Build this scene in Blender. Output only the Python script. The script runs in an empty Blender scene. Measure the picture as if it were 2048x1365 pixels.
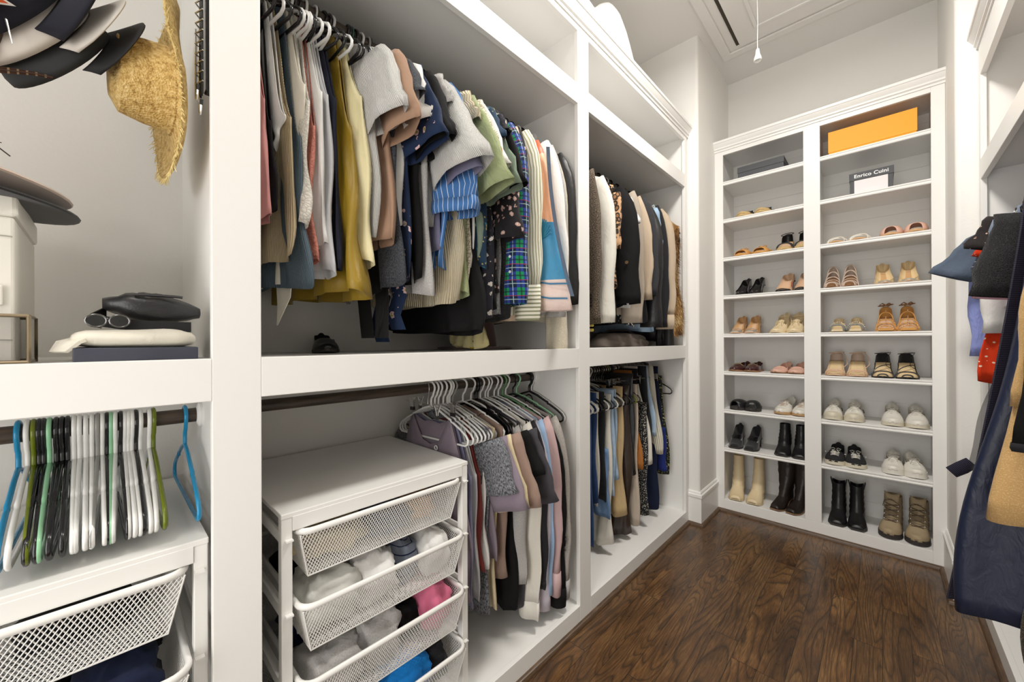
import bpy, math, random
from mathutils import Vector, Matrix, noise as mnoise
random.seed(7)
C = bpy.context.scene.collection
PI = math.pi
sc = bpy.context.scene

# ------------------------------------------------------------------ camera
yaw, pitch, roll = 0.7604, 0.0012, -0.0042
fw = Vector((-math.sin(yaw), math.cos(yaw), 0)); rt = Vector((math.cos(yaw), math.sin(yaw), 0)); up = Vector((0, 0, 1))
f2 = fw*math.cos(pitch) + up*math.sin(pitch); u2 = up*math.cos(pitch) - fw*math.sin(pitch)
R_ = rt*math.cos(roll) + u2*math.sin(roll); U_ = u2*math.cos(roll) - rt*math.sin(roll)
cam = bpy.data.cameras.new('camera'); cam.sensor_width = 36; cam.lens = 775.42/2048*36; cam.clip_start = 0.02
co = bpy.data.objects.new('camera', cam); C.objects.link(co)
m = Matrix((R_, U_, -f2)).transposed().to_4x4(); m.translation = Vector((0, 0, 1.30)); co.matrix_world = m
sc.camera = co
# ------------------------------------------------------------------ world, lamps, exposure
w = bpy.data.worlds.new('world'); sc.world = w; w.use_nodes = True
w.node_tree.nodes['Background'].inputs[0].default_value = (1.0, 0.97, 0.93, 1)
w.node_tree.nodes['Background'].inputs[1].default_value = .8
def area(name, loc, size, power, col=(1, .96, .9), rot=(0, 0, 0), sy=None):
    l = bpy.data.lights.new(name, 'AREA'); l.energy = power; l.color = col; l.size = size
    if sy: l.shape = 'RECTANGLE'; l.size_y = sy
    else: l.shape = 'DISK'
    o = bpy.data.objects.new(name, l); o.location = loc; o.rotation_euler = rot; C.objects.link(o); return o
area('ceiling_lamp_light', (-.30, 1.62, 3.34), .42, 33)
area('ceiling_lamp_light', (-.30, -.55, 3.34), .42, 8)  # second lamp, added near the camera as extra fill
# added fill light, set in the unseen doorway behind the camera
area('added_doorway_fill', (-.30, -1.30, 1.15), 1.05, 22, (1, .975, .94), (PI/2, 0, 0), 2.0)
sc.view_settings.view_transform = 'Standard'; sc.view_settings.look = 'None'
sc.view_settings.gamma = 1; sc.view_settings.use_curve_mapping = False
sc.view_settings.exposure = 0.40

# ------------------------------------------------------------------ mesh helpers
class MB:
    def __init__(s): s.v = []; s.f = []; s.uv = []; s.m = []
    def add(s, vs, fs, uvs=None, m=0):
        b = len(s.v); s.v += [tuple(p) for p in vs]
        for k, f in enumerate(fs):
            s.f.append([i + b for i in f]); s.uv.append(uvs[k] if uvs else None); s.m.append(m)
        return s
    def box(s, x0, x1, y0, y1, z0, z1, m=0):
        v = [(x, y, z) for z in (z0, z1) for y in (y0, y1) for x in (x0, x1)]
        f = [(0, 2, 3, 1), (4, 5, 7, 6), (0, 1, 5, 4), (2, 6, 7, 3), (0, 4, 6, 2), (1, 3, 7, 5)]
        uv = []
        for q in f:
            P = [v[i] for i in q]
            ax = min(range(3), key=lambda a: max(p[a] for p in P) - min(p[a] for p in P))
            uv.append([[(p[1], p[2]), (p[0], p[2]), (p[0], p[1])][ax] for p in P])
        return s.add(v, f, uv, m)
    def prism(s, poly, ax, a0, a1, m=0):
        # poly: 2-D outline in the two other axes, swept along axis ax from a0 to a1
        def P(u, v, a): return {0: (a, u, v), 1: (u, a, v), 2: (u, v, a)}[ax]
        n = len(poly); v = [P(u, w_, a0) for u, w_ in poly] + [P(u, w_, a1) for u, w_ in poly]
        f = [[i, (i+1) % n, n+(i+1) % n, n+i] for i in range(n)] + [list(range(n))[::-1], list(range(n, 2*n))]
        return s.add(v, f, None, m)
    def loft(s, rings, closed=True, caps=(False, False), m=0, u0=0., su=1.):
        n = len(rings[0]); R = len(rings); vs = [p for r in rings for p in r]
        mid = rings[R//2]; us = [u0]
        for i in range(n if closed else n-1):
            a, b = Vector(mid[i]), Vector(mid[(i+1) % n]); us.append(us[-1] + (b-a).length*su)
        vv = [0]
        for r in range(R-1): vv.append(vv[-1] + (Vector(rings[r+1][0]) - Vector(rings[r][0])).length)
        fs = []; uv = []
        for r in range(R-1):
            for i in range(n if closed else n-1):
                j = (i+1) % n
                fs.append((r*n+i, r*n+j, (r+1)*n+j, (r+1)*n+i))
                uv.append([(us[i], -vv[r]), (us[i+1], -vv[r]), (us[i+1], -vv[r+1]), (us[i], -vv[r+1])])
        if caps[0]: fs.append(tuple(range(n))[::-1]); uv.append([(0, 0)]*n)
        if caps[1]: fs.append(tuple(range((R-1)*n, R*n))); uv.append([(0, 0)]*n)
        return s.add(vs, fs, uv, m)
    def tube(s, pts, r, n=8, m=0, caps=True, closed=False, sq=1.0, upv=None):
        P = [Vector(p) for p in pts]; K = len(P); rings = []
        rr = r if isinstance(r, (list, tuple)) else [r]*K
        prev = None
        for k in range(K):
            if closed: t = (P[(k+1) % K] - P[k-1])
            else: t = P[min(k+1, K-1)] - P[max(k-1, 0)]
            t = t.normalized() if t.length > 1e-9 else Vector((0, 0, 1))
            if prev is None:
                a = Vector(upv) if upv else (Vector((0, 0, 1)) if abs(t.z) < .9 else Vector((1, 0, 0)))
            else: a = prev
            x = (a - t*a.dot(t)); x = x.normalized() if x.length > 1e-6 else t.orthogonal().normalized()
            y = t.cross(x); prev = x
            rings.append([P[k] + (x*math.cos(2*PI*i/n) + y*math.sin(2*PI*i/n)*sq)*rr[k] for i in range(n)])
        if closed: rings.append(rings[0]); return s.loft(rings, True, (False, False), m)
        return s.loft(rings, True, (caps, caps), m)
    def strip(s, pts, wv, th, m=0):
        # flat ribbon: pts path, wv width vector (or list), th thickness
        P = [Vector(p) for p in pts]; rings = []
        for k, p in enumerate(P):
            t = (P[min(k+1, len(P)-1)] - P[max(k-1, 0)]).normalized()
            wk = Vector(wv[k]) if isinstance(wv, list) else Vector(wv)
            nn = t.cross(wk).normalized()*th*.5; wk = wk*.5
            rings.append([p-wk-nn, p+wk-nn, p+wk+nn, p-wk+nn])
        return s.loft(rings, True, (True, True), m)
    def ell(s, c, r, nu=14, nv=9, m=0):
        rings = []
        for j in range(nv+1):
            a = PI*j/nv; sa = max(math.sin(a), .02)
            rings.append([(c[0]+r[0]*sa*math.cos(2*PI*i/nu), c[1]+r[1]*sa*math.sin(2*PI*i/nu), c[2]+r[2]*math.cos(a)) for i in range(nu)])
        return s.loft(rings, True, (True, True), m)
    def lathe(s, prof, c=(0, 0, 0), n=24, m=0, ax=2, caps=(False, False)):
        rings = []
        for r, h in prof:
            ring = []
            for i in range(n):
                a = 2*PI*i/n; u, v = r*math.cos(a), r*math.sin(a)
                p = {0: (h, u, v), 1: (u, h, v), 2: (u, v, h)}[ax]
                ring.append((c[0]+p[0], c[1]+p[1], c[2]+p[2]))
            rings.append(ring)
        return s.loft(rings, True, caps, m)
    def xf(s, M):
        s.v = [tuple(M @ Vector(p)) for p in s.v]; return s
    def build(s, name, mats, parent=None, world=True, smooth=True, bevel=0, angle=40, solid=0, sub=0, ident=None):
        if parent is not None and world:
            L = parent.location; s.v = [(a-L.x, b-L.y, c-L.z) for a, b, c in s.v]
        me = bpy.data.meshes.new(name); me.from_pydata(s.v, [], s.f)
        uvl = me.uv_layers.new(name='uv'); k = 0; dat = []
        for q, u in zip(s.f, s.uv):
            for j in range(len(q)): dat += list(u[j]) if u else [0, 0]
        uvl.data.foreach_set('uv', dat)
        if not isinstance(mats, (list, tuple)): mats = [mats]
        for mm in mats: me.materials.append(mm)
        if len(mats) > 1: me.polygons.foreach_set('material_index', s.m)
        if smooth:
            me.polygons.foreach_set('use_smooth', [True]*len(me.polygons))
            if angle < 180: me.set_sharp_from_angle(angle=math.radians(angle))
        me.update()
        o = bpy.data.objects.new(name, me); C.objects.link(o)
        if parent is not None: o.parent = parent
        if bevel:
            b = o.modifiers.new('bevel', 'BEVEL'); b.width = bevel; b.segments = 2; b.limit_method = 'ANGLE'; b.angle_limit = math.radians(50)
        if solid:
            b = o.modifiers.new('thick', 'SOLIDIFY'); b.thickness = solid; b.offset = 0
        if sub:
            b = o.modifiers.new('sub', 'SUBSURF'); b.levels = sub; b.render_levels = sub
        return o

def thing(name, label, cat, loc=(0, 0, 0), rz=0, group=None):
    o = bpy.data.objects.new(name, None); o.empty_display_size = .05; C.objects.link(o)
    o.location = loc; o.rotation_euler = (0, 0, rz); return tag(o, label, cat, group)
def tag(o, label, cat, group=None):
    o['label'] = label; o['category'] = cat
    if group: o['group'] = group
    return o
def struct(o):
    o['kind'] = 'structure'; return o
def dup(root, loc=None, rot=None, label=None, group=None):
    r = root.copy(); C.objects.link(r)
    if loc is not None: r.location = loc
    if rot is not None: r.rotation_euler = rot
    if label: r['label'] = label
    if group: r['group'] = group
    for ch in list(root.children):
        c = ch.copy(); C.objects.link(c); c.parent = r
        for g in list(ch.children):
            d = g.copy(); C.objects.link(d); d.parent = c
    return r

# ------------------------------------------------------------------ materials
MATS = {}
def nt(name):
    m = bpy.data.materials.new(name); m.use_nodes = True; t = m.node_tree
    return m, t, t.nodes['Principled BSDF']
def link(t, a, b): t.links.new(a, b)
def mix(t, fac, a, b, typ='MIX'):
    n = t.nodes.new('ShaderNodeMix'); n.data_type = 'RGBA'; n.blend_type = typ
    for s_, v in ((0, fac), (6, a), (7, b)):
        if hasattr(v, 'is_linked') or isinstance(v, bpy.types.NodeSocket): link(t, v, n.inputs[s_])
        else: n.inputs[s_].default_value = v if s_ == 0 else (*v[:3], 1)
    return n.outputs[2]
def math_(t, op, a, b=None, c=None):
    n = t.nodes.new('ShaderNodeMath'); n.operation = op
    for i, v in enumerate((a, b, c)):
        if v is None: continue
        if isinstance(v, bpy.types.NodeSocket): link(t, v, n.inputs[i])
        else: n.inputs[i].default_value = v
    return n.outputs[0]
def ramp(t, fac, stops):
    n = t.nodes.new('ShaderNodeValToRGB'); link(t, fac, n.inputs[0])
    el = n.color_ramp.elements
    while len(el) < len(stops): el.new(.5)
    for e, (p, c) in zip(el, stops): e.position = p; e.color = (*c[:3], 1) if not isinstance(c, float) else (c, c, c, 1)
    return n.outputs[0]
def noise(t, vec, scale, detail=3, rough=.5, dist=0):
    n = t.nodes.new('ShaderNodeTexNoise'); n.inputs['Scale'].default_value = scale
    n.inputs['Detail'].default_value = detail; n.inputs['Roughness'].default_value = rough; n.inputs['Distortion'].default_value = dist
    if vec is not None: link(t, vec, n.inputs['Vector'])
    return n.outputs['Fac']
def voro(t, vec, scale, feat='F1', out='Distance', rnd=1):
    n = t.nodes.new('ShaderNodeTexVoronoi'); n.feature = feat; n.inputs['Scale'].default_value = scale; n.inputs['Randomness'].default_value = rnd
    link(t, vec, n.inputs['Vector']); return n.outputs[out]
def objco(t): return t.nodes.new('ShaderNodeTexCoord').outputs['Object']
def uvco(t): return t.nodes.new('ShaderNodeTexCoord').outputs['UV']
def mapping(t, vec, scale=(1, 1, 1), rot=(0, 0, 0), loc=(0, 0, 0)):
    n = t.nodes.new('ShaderNodeMapping'); link(t, vec, n.inputs[0])
    n.inputs['Scale'].default_value = scale; n.inputs['Rotation'].default_value = rot; n.inputs['Location'].default_value = loc
    return n.outputs[0]
def sep(t, vec):
    n = t.nodes.new('ShaderNodeSeparateXYZ'); link(t, vec, n.inputs[0]); return n.outputs
def comb(t, x, y, z=0.):
    n = t.nodes.new('ShaderNodeCombineXYZ')
    for i, v in enumerate((x, y, z)):
        if isinstance(v, bpy.types.NodeSocket): link(t, v, n.inputs[i])
        else: n.inputs[i].default_value = v
    return n.outputs[0]
def bump(t, b, h, strength=.3, dist=.002):
    n = t.nodes.new('ShaderNodeBump'); n.inputs['Strength'].default_value = strength; n.inputs['Distance'].default_value = dist
    link(t, h, n.inputs['Height']); link(t, n.outputs[0], b.inputs['Normal']); return n
def plain(name, col, rough=.5, metal=0, bumps=None, trans=0, coat=0, sheen=0):
    if name in MATS: return MATS[name]
    m, t, b = nt(name); b.inputs['Base Color'].default_value = (*col, 1); b.inputs['Roughness'].default_value = rough
    b.inputs['Metallic'].default_value = metal
    if trans: b.inputs['Transmission Weight'].default_value = trans
    if coat: b.inputs['Coat Weight'].default_value = coat; b.inputs['Coat Roughness'].default_value = .1
    if sheen: b.inputs['Sheen Weight'].default_value = sheen
    if bumps:
        sca, st, di = bumps; bump(t, b, noise(t, objco(t), sca, 4), st, di)
    MATS[name] = m; return m
def srgb(r, g, b):
    f = lambda c: (c/255/12.92 if c/255 <= .04045 else ((c/255+.055)/1.055)**2.4); return (f(r), f(g), f(b))
paint = plain('white cabinet paint', (.86, .85, .825), .38, bumps=(160, .06, .001))
wallp = plain('wall paint', (.86, .845, .81), .6, bumps=(95, .2, .003))
ceilp = plain('ceiling paint', (.86, .84, .81), .75, bumps=(120, .2, .003))
white_metal = plain('white powder coat', (.84, .83, .80), .35)
chrome = plain('chrome', (.75, .75, .75), .18, 1)
darkwood = None
def wood_rod():
    m, t, b = nt('dark rod wood'); v = mapping(t, objco(t), (30, 2, 30))
    n = noise(t, v, 4, 5); b.inputs['Roughness'].default_value = .45
    link(t, ramp(t, n, [(.3, (.02, .014, .009)), (.7, (.085, .058, .038))]), b.inputs['Base Color']); return m
rodwood = wood_rod()
def shoe_trim_mat():
    m, t, b = nt('stained trim wood'); n = noise(t, mapping(t, objco(t), (3, 3, 60)), 5, 4); b.inputs['Roughness'].default_value = .4
    link(t, ramp(t, n, [(.3, (.05, .028, .014)), (.7, (.13, .075, .04))]), b.inputs['Base Color']); return m
trimwood = shoe_trim_mat()
def floor_mat():
    m, t, b = nt('oak plank floor'); o = sep(t, objco(t)); X, Y = o[0], o[1]; W = .09
    fx = math_(t, 'DIVIDE', X, W); ix = math_(t, 'FLOOR', fx)
    wn = t.nodes.new('ShaderNodeTexWhiteNoise'); wn.noise_dimensions = '1D'; link(t, ix, wn.inputs['W'])
    yo = math_(t, 'MULTIPLY_ADD', wn.outputs['Value'], 3.7, Y); fy = math_(t, 'DIVIDE', yo, .95); iy = math_(t, 'FLOOR', fy)
    w2 = t.nodes.new('ShaderNodeTexWhiteNoise'); w2.noise_dimensions = '2D'; link(t, comb(t, ix, iy), w2.inputs['Vector'])
    r = w2.outputs['Value']; r20 = math_(t, 'MULTIPLY', r, 37.)
    n1 = noise(t, comb(t, math_(t, 'MULTIPLY', X, 7.5), math_(t, 'MULTIPLY', Y, 1.0), r20), 1.0, 1.2, .45, .35)
    band = math_(t, 'FRACT', math_(t, 'MULTIPLY', n1, 22.))
    lines = ramp(t, band, [(0, 0.), (.14, .55), (.5, 1.), (.86, .95), (1, .25)])
    fine = noise(t, comb(t, math_(t, 'MULTIPLY', X, 420), math_(t, 'MULTIPLY', Y, 16), r20), 1., 3, .6)
    blot = noise(t, comb(t, math_(t, 'MULTIPLY', X, 9), math_(t, 'MULTIPLY', Y, 3.2), r20), 1., 3, .55)
    base = ramp(t, blot, [(.28, (.075, .034, .013)), (.5, (.19, .090, .030)), (.74, (.32, .170, .062))])
    base = mix(t, math_(t, 'MULTIPLY', r, .4), base, (.075, .042, .022))
    c = mix(t, math_(t, 'MULTIPLY', math_(t, 'SUBTRACT', 1., lines), .78), base, (.018, .011, .007))
    c = mix(t, math_(t, 'MULTIPLY', ramp(t, fine, [(.42, 1.), (.6, 0.)]), .5), c, (.022, .013, .008))
    gx = math_(t, 'FRACT', fx); gy = math_(t, 'FRACT', fy)
    e1 = math_(t, 'LESS_THAN', math_(t, 'MINIMUM', gx, math_(t, 'SUBTRACT', 1., gx)), .010)
    e2 = math_(t, 'LESS_THAN', math_(t, 'MINIMUM', gy, math_(t, 'SUBTRACT', 1., gy)), .0012)
    gap = math_(t, 'MAXIMUM', e1, e2)
    c = mix(t, gap, c, (.012, .008, .006))
    link(t, c, b.inputs['Base Color'])
    link(t, ramp(t, blot, [(.3, .26), (.7, .36)]), b.inputs['Roughness'])
    h = math_(t, 'ADD', math_(t, 'MULTIPLY', lines, .35), math_(t, 'MULTIPLY', gap, -1.2))
    h = math_(t, 'ADD', h, math_(t, 'MULTIPLY', fine, .25))
    bump(t, b, h, .35, .0012); return m
floorm = floor_mat()

# ------------------------------------------------------------------ setting
LX, RX, BY, NY, CZ = -1.60, .96, 3.64, -1.35, 3.46
XL, XR, YS, YB = -1.0, .342, 2.873, 3.261      # cabinet faces, stub front, shoe cabinet face
def sbox(name, m, *b, bev=0):
    o = MB().box(*b).build(name, m, smooth=False, bevel=bev); return struct(o)
sbox('floor', floorm, LX-.1, RX+.1, NY-2.5, BY+.1, -.08, 0)
sbox('ceiling', ceilp, LX-.1, RX+.1, NY-.1, BY+.1, CZ, CZ+.1)
sbox('wall_left', wallp, LX-.1, LX, NY, BY, 0, CZ)
sbox('wall_right', wallp, RX, RX+.1, NY, BY, 0, CZ)
sbox('wall_back', wallp, LX-.1, RX+.1, BY, BY+.1, 0, CZ)
mb = MB(); mb.box(LX-.1, -.85, NY-.1, NY, 0, CZ); mb.box(.25, RX+.1, NY-.1, NY, 0, CZ); mb.box(-.85, .25, NY-.1, NY, 2.1, CZ)
struct(mb.build('wall_near', wallp, smooth=False))
def rounded(x0, x1, y0, y1, which, r=.02):
    # plan outline with one rounded (bullnose) corner
    pts = []
    for (x, y, cx, cy, a0) in ((x1, y0, x1-r, y0+r, -90), (x1, y1, x1, y1, None), (x0, y1, x0, y1, None), (x0, y0, x0+r, y0+r, 180)):
        if a0 is not None and ((which == 'R' and x == x1) or (which == 'L' and x == x0)):
            for k in range(7): a = math.radians(a0+15*k); pts.append((cx+r*math.cos(a), cy+r*math.sin(a)))
        else: pts.append((x, y))
    return pts
o = MB().prism(rounded(LX, -.928, YS+.015, BY, 'R'), 2, 0, CZ).build('wall_left_return', wallp); struct(o)
o = MB().prism(rounded(.268, RX, YS+.015, BY, 'L'), 2, 0, CZ).build('wall_right_return', wallp); struct(o)
def baseboard(name, pathpts, h=.235):
    # pathpts: plan polyline of the wall line, boards stand out by 15 mm on the left-hand side
    mb = MB(); prof = [(0, 0), (.015, 0), (.015, h-.045), (.019, h-.040), (.019, h-.022), (.010, h-.016), (.010, h-.008), (.004, h), (0, h)]
    P = [Vector((a, b)) for a, b in pathpts]; rings = []
    for k, p in enumerate(P):
        d0 = (P[k]-P[k-1]).normalized() if k else (P[1]-P[0]).normalized()
        d1 = (P[k+1]-P[k]).normalized() if k < len(P)-1 else d0
        n0 = Vector((-d0.y, d0.x)); n1 = Vector((-d1.y, d1.x)); n = (n0+n1); n = n/n.length_squared*2 if n.length > 0 else n0
        rings.append([(p.x+n.x*a, p.y+n.y*a, z) for a, z in prof])
    mb.loft(rings, True, (True, True)); return struct(mb.build(name, paint, angle=25))
baseboard('baseboard_left', [(-.928, YB), (-.928, YS+.015), (XL+.002, YS+.015)][::1] and [(XL-.02, YS+.015), (-.928, YS+.015), (-.928, YB)][::-1])
baseboard('baseboard_right', [(.268, YB), (.268, YS+.015), (XR+.02, YS+.015)][::-1])
def quarter_round(name, pts, r=.019):
    prof = [(0, 0)] + [(r*math.cos(a), r*math.sin(a)) for a in [math.radians(18*k) for k in range(6)]]
    P = [Vector(p) for p in pts]; rings = []
    for k, p in enumerate(P):
        d0 = (P[k]-P[k-1]).normalized() if k else (P[1]-P[0]).normalized()
        d1 = (P[k+1]-P[k]).normalized() if k < len(P)-1 else d0
        n0 = Vector((-d0.y, d0.x)); n1 = Vector((-d1.y, d1.x)); n = (n0+n1); n = n/n.length_squared*2
        rings.append([(p.x+n.x*a, p.y+n.y*a, z) for a, z in prof])
    return struct(MB().loft(rings, True, (True, True)).build(name, trimwood, angle=50))
quarter_round('trim_1', [(.342, NY), (.342, YS), (.253, YS), (.253, YB), (-.913, YB), (-.913, YS), (-1.0, YS), (-1.0, NY)])

# ------------------------------------------------------------------ built-in cabinets
def crown(mb, ax, a0, a1, face, dirn, z0):
    # small stepped crown with its long axis along ax ('y' or 'x'), standing out from the face
    pr = [(0, 0), (.006, 0), (.006, .012), (.014, .018), (.014, .028), (.026, .046), (.030, .056), (.034, .058), (.034, .074), (-.03, .074), (-.03, 0)]
    if ax == 'y': poly = [(face+dirn*a, z0+z) for a, z in pr]; mb.prism(poly, 1, a0, a1)
    else: poly = [(face+dirn*a, z0+z) for a, z in pr]; mb.prism(poly, 0, a0, a1)

def wall_cabinet(name, label, face, dirn, depth_x, posts, y_end0, y_end1, zs, shelf_top_bays):
    """face: X of the face frame; dirn +1 when the aisle is on +X.  posts: (y0,y1) of stiles"""
    t = thing(name, label, 'cabinet', (face, (posts[0][0]+posts[-1][1])/2, 0))
    f0, f1 = sorted((face, face-dirn*.02)); inner = face-dirn*.02
    zb, zmb, zmt, zub, zut, ztb, ztop = zs
    for y0, y1 in posts:
        MB().box(f0, f1, y0, y1, 0, ztop).build('stile', paint, t, smooth=False, bevel=.0015)
    x0, x1 = sorted((inner, depth_x))
    for (ya, yb) in [(posts[i][1], posts[i+1][0]) for i in range(len(posts)-1)]:
        for z0, z1, nm in ((0, zb, 'base_rail'), (zmb, zmt, 'rail'), (zub, zut, 'rail'), (ztb, ztop, 'header')):
            if z0 is None: continue
            MB().box(f0, f1, ya, yb, z0, z1).build(nm, paint, t, smooth=False, bevel=.0015)
        MB().box(x0, x1, ya-.02, yb+.02, zb-.022, zb-.003).build('bottom_shelf', paint, t, smooth=False, bevel=.001)
        if zmt: MB().box(x0, x1, ya-.02, yb+.02, zmt-.024, zmt-.003).build('shelf', paint, t, smooth=False, bevel=.001)
        MB().box(x0, x1, ya-.02, yb+.02, zub+.035, zut-.003).build('shelf', paint, t, smooth=False, bevel=.001)
    for y0, y1 in posts:
        MB().box(x0, x1, y0+.018, y1-.018, zb-.02, ztop).build('side_panel', paint, t, smooth=False)
    MB().box(x0, x1, y_end0, y_end1, ztop-.02, ztop).build('top_panel', paint, t, smooth=False)
    mb = MB(); crown(mb, 'y', y_end0, y_end1, face, dirn, ztop-.012); mb.build('crown_moulding', paint, t, angle=25)
    return t
leftcab = wall_cabinet('closet_cabinet', 'long white built-in closet cabinet with three bays along the left wall', XL, 1, LX,
    [(-1.19, -1.102), (.153, .241), (1.4957, 1.5866), (2.830, 2.873)], -1.19, 2.888, (.09, 1.179, 1.267, 2.39, 2.48, 2.724, 2.765), None)
rightcab = wall_cabinet('closet_cabinet', 'white built-in closet cabinet on the right wall, packed with coats and blouses', XR, -1, RX,
    [(-1.19, -1.102), (.70, .788), (2.830, 2.873)], -1.19, 2.888, (.09, None, None, 2.052, 2.145, 2.543, 2.70), None) if False else None
def right_cabinet():
    t = thing('closet_cabinet', 'white built-in closet cabinet on the right wall, packed with coats and blouses', 'cabinet', (XR, .85, 0))
    P = [(-1.19, -1.102), (.70, .788), (2.8295, 2.873)]; f0, f1 = XR, XR+.02
    for y0, y1 in P: MB().box(f0, f1, y0, y1, 0, 2.70).build('stile', paint, t, smooth=False, bevel=.0015)
    for ya, yb in ((-1.102, .70), (.788, 2.8295)):
        for z0, z1, nm in ((0, .09, 'base_rail'), (2.052, 2.145, 'rail'), (2.543, 2.70, 'header')):
            MB().box(f0, f1, ya, yb, z0, z1).build(nm, paint, t, smooth=False, bevel=.0015)
        MB().box(f1, RX, ya-.02, yb+.02, .068, .087).build('bottom_shelf', paint, t, smooth=False, bevel=.001)
        MB().box(f1, RX, ya-.02, yb+.02, 2.09, 2.142).build('shelf', paint, t, smooth=False, bevel=.001)
    for y0, y1 in P: MB().box(f1, RX, y0+.018, y1, .07, 2.70).build('side_panel', paint, t, smooth=False)
    MB().box(f1, RX, -1.19, 2.888, 2.68, 2.70).build('top_panel', paint, t, smooth=False)
    mb = MB(); crown(mb, 'y', -1.19, 2.888, XR, -1, 2.69); mb.build('crown_moulding', paint, t, angle=25)
    return t
right_cabinet()

SH = [2.513, 2.2254, 1.9334, 1.6436, 1.3517, 1.0664, .7758, .482, .091]
def shoe_cabinet():
    t = thing('shoe_cabinet', 'white built-in shoe cabinet filling the end wall, nine levels in two columns', 'cabinet', (-.33, YB, 0))
    f0, f1 = YB, YB+.02; top = 2.765
    for x0, x1, z0 in ((-.9275, -.8695, 0), (-.3758, -.287, .09), (.2121, .2675, 0)):
        MB().box(x0, x1, f0, f1, z0, top).build('stile', paint, t, smooth=False, bevel=.0015)
    for x0, x1 in ((-.8695, -.3758), (-.287, .2121)):
        MB().box(x0, x1, f0, f1, 2.717, top).build('header', paint, t, smooth=False, bevel=.0015)
    MB().box(-.8695, .2121, f0, f1, 0, .09).build('base_rail', paint, t, smooth=False, bevel=.0015)
    for x0, x1 in ((-.885, -.362), (-.301, .228)):
        MB().box(x0, x1, f1, 3.625, .07, .088).build('bottom_shelf', paint, t, smooth=False)
        for z in SH[:-1]:
            xa, xb = (x0+.0155, x1-.0138) if x0 < -.5 else (x0+.014, x1-.0159)
            sh = MB().box(x0, x1, f1+.0, 3.625, z-.019, z-.001).build('shelf', paint, t, smooth=False, bevel=.001)
            pr = [(f0+.006, z-.030), (f0+.002, z-.028), (f0, z-.022), (f0+.002, z-.017), (f0+.006, z-.015), (f0+.006, z-.011), (f0+.001, z-.008), (f0+.001, z-.001), (f0+.004, z), (f1+.001, z), (f1+.001, z-.030)]
            mb = MB().prism(pr, 0, xa, xb); e = mb.build('shelf_edge', paint, None, angle=25)
            e.parent = sh; e.location = (-t.location.x, -t.location.y, 0)
    for x0, x1 in ((-.928, -.885), (-.362, -.301), (.228, .268)):
        MB().box(x0, x1, f1, 3.63, 0.07, top).build('side_panel', paint, t, smooth=False)
    for x0, x1 in ((-.885, -.362), (-.301, .228)):
        mb = MB(); z = .05
        while z < top: mb.box(x0, x1, 3.622, 3.632, z, min(z+.1365, top)); mb.box(x0, x1, 3.625, 3.632, z+.1365, z+.139); z += .139
        mb.build('back_panel', paint, t, smooth=False)
    MB().box(-.928, .268, f1, BY, top-.02, top).build('top_panel', paint, t, smooth=False)
    mb = MB(); crown(mb, 'x', -.928, .268, YB, -1, top-.018); mb.build('crown_moulding', paint, t, angle=25)
    return t
shoe_cabinet()

# rods
ZR1, ZR2, XRD = 1.118, 2.333, -1.29
def rod(y0, y1, x, z, label):
    t = thing('closet_rod', label, 'clothes rod', (x, (y0+y1)/2, z-.0175))
    MB().lathe([(.0175, y0+.004), (.0175, y1-.004)], (x, 0, z), 20, ax=1, caps=(True, True)).build('pole', rodwood, t)
    for y, s in ((y0, 1), (y1, -1)):
        MB().lathe([(.030, y), (.030, y+s*.006), (.024, y+s*.010), (.0185, y+s*.012)], (x, 0, z), 20, ax=1, caps=(True, False)).build('flange', paint, t)
rod(.223, 1.5137, XRD, ZR1, 'dark wooden rod behind the low rail of the middle bay, holding t-shirts above the drawers')
rod(.223, 1.5137, XRD, ZR2, 'dark wooden rod at the top of the middle bay, crowded with tops and blouses')
rod(1.6046-.036, 2.848, XRD, ZR2, 'dark wooden rod carrying jackets and coats, far upper bay')
rod(1.6046-.036, 2.848, XRD, ZR1, 'dark wooden rod carrying jeans and skirts, far lower bay')
rod(-1.12, .171, -1.258, ZR1, 'dark wooden rod behind the rail at left, holding empty plastic hangers')
XRR, ZRR = .56, 1.93
rod(.77, 2.848, XRR, ZRR, 'dark wooden rod inside the right-hand cabinet')

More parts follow.
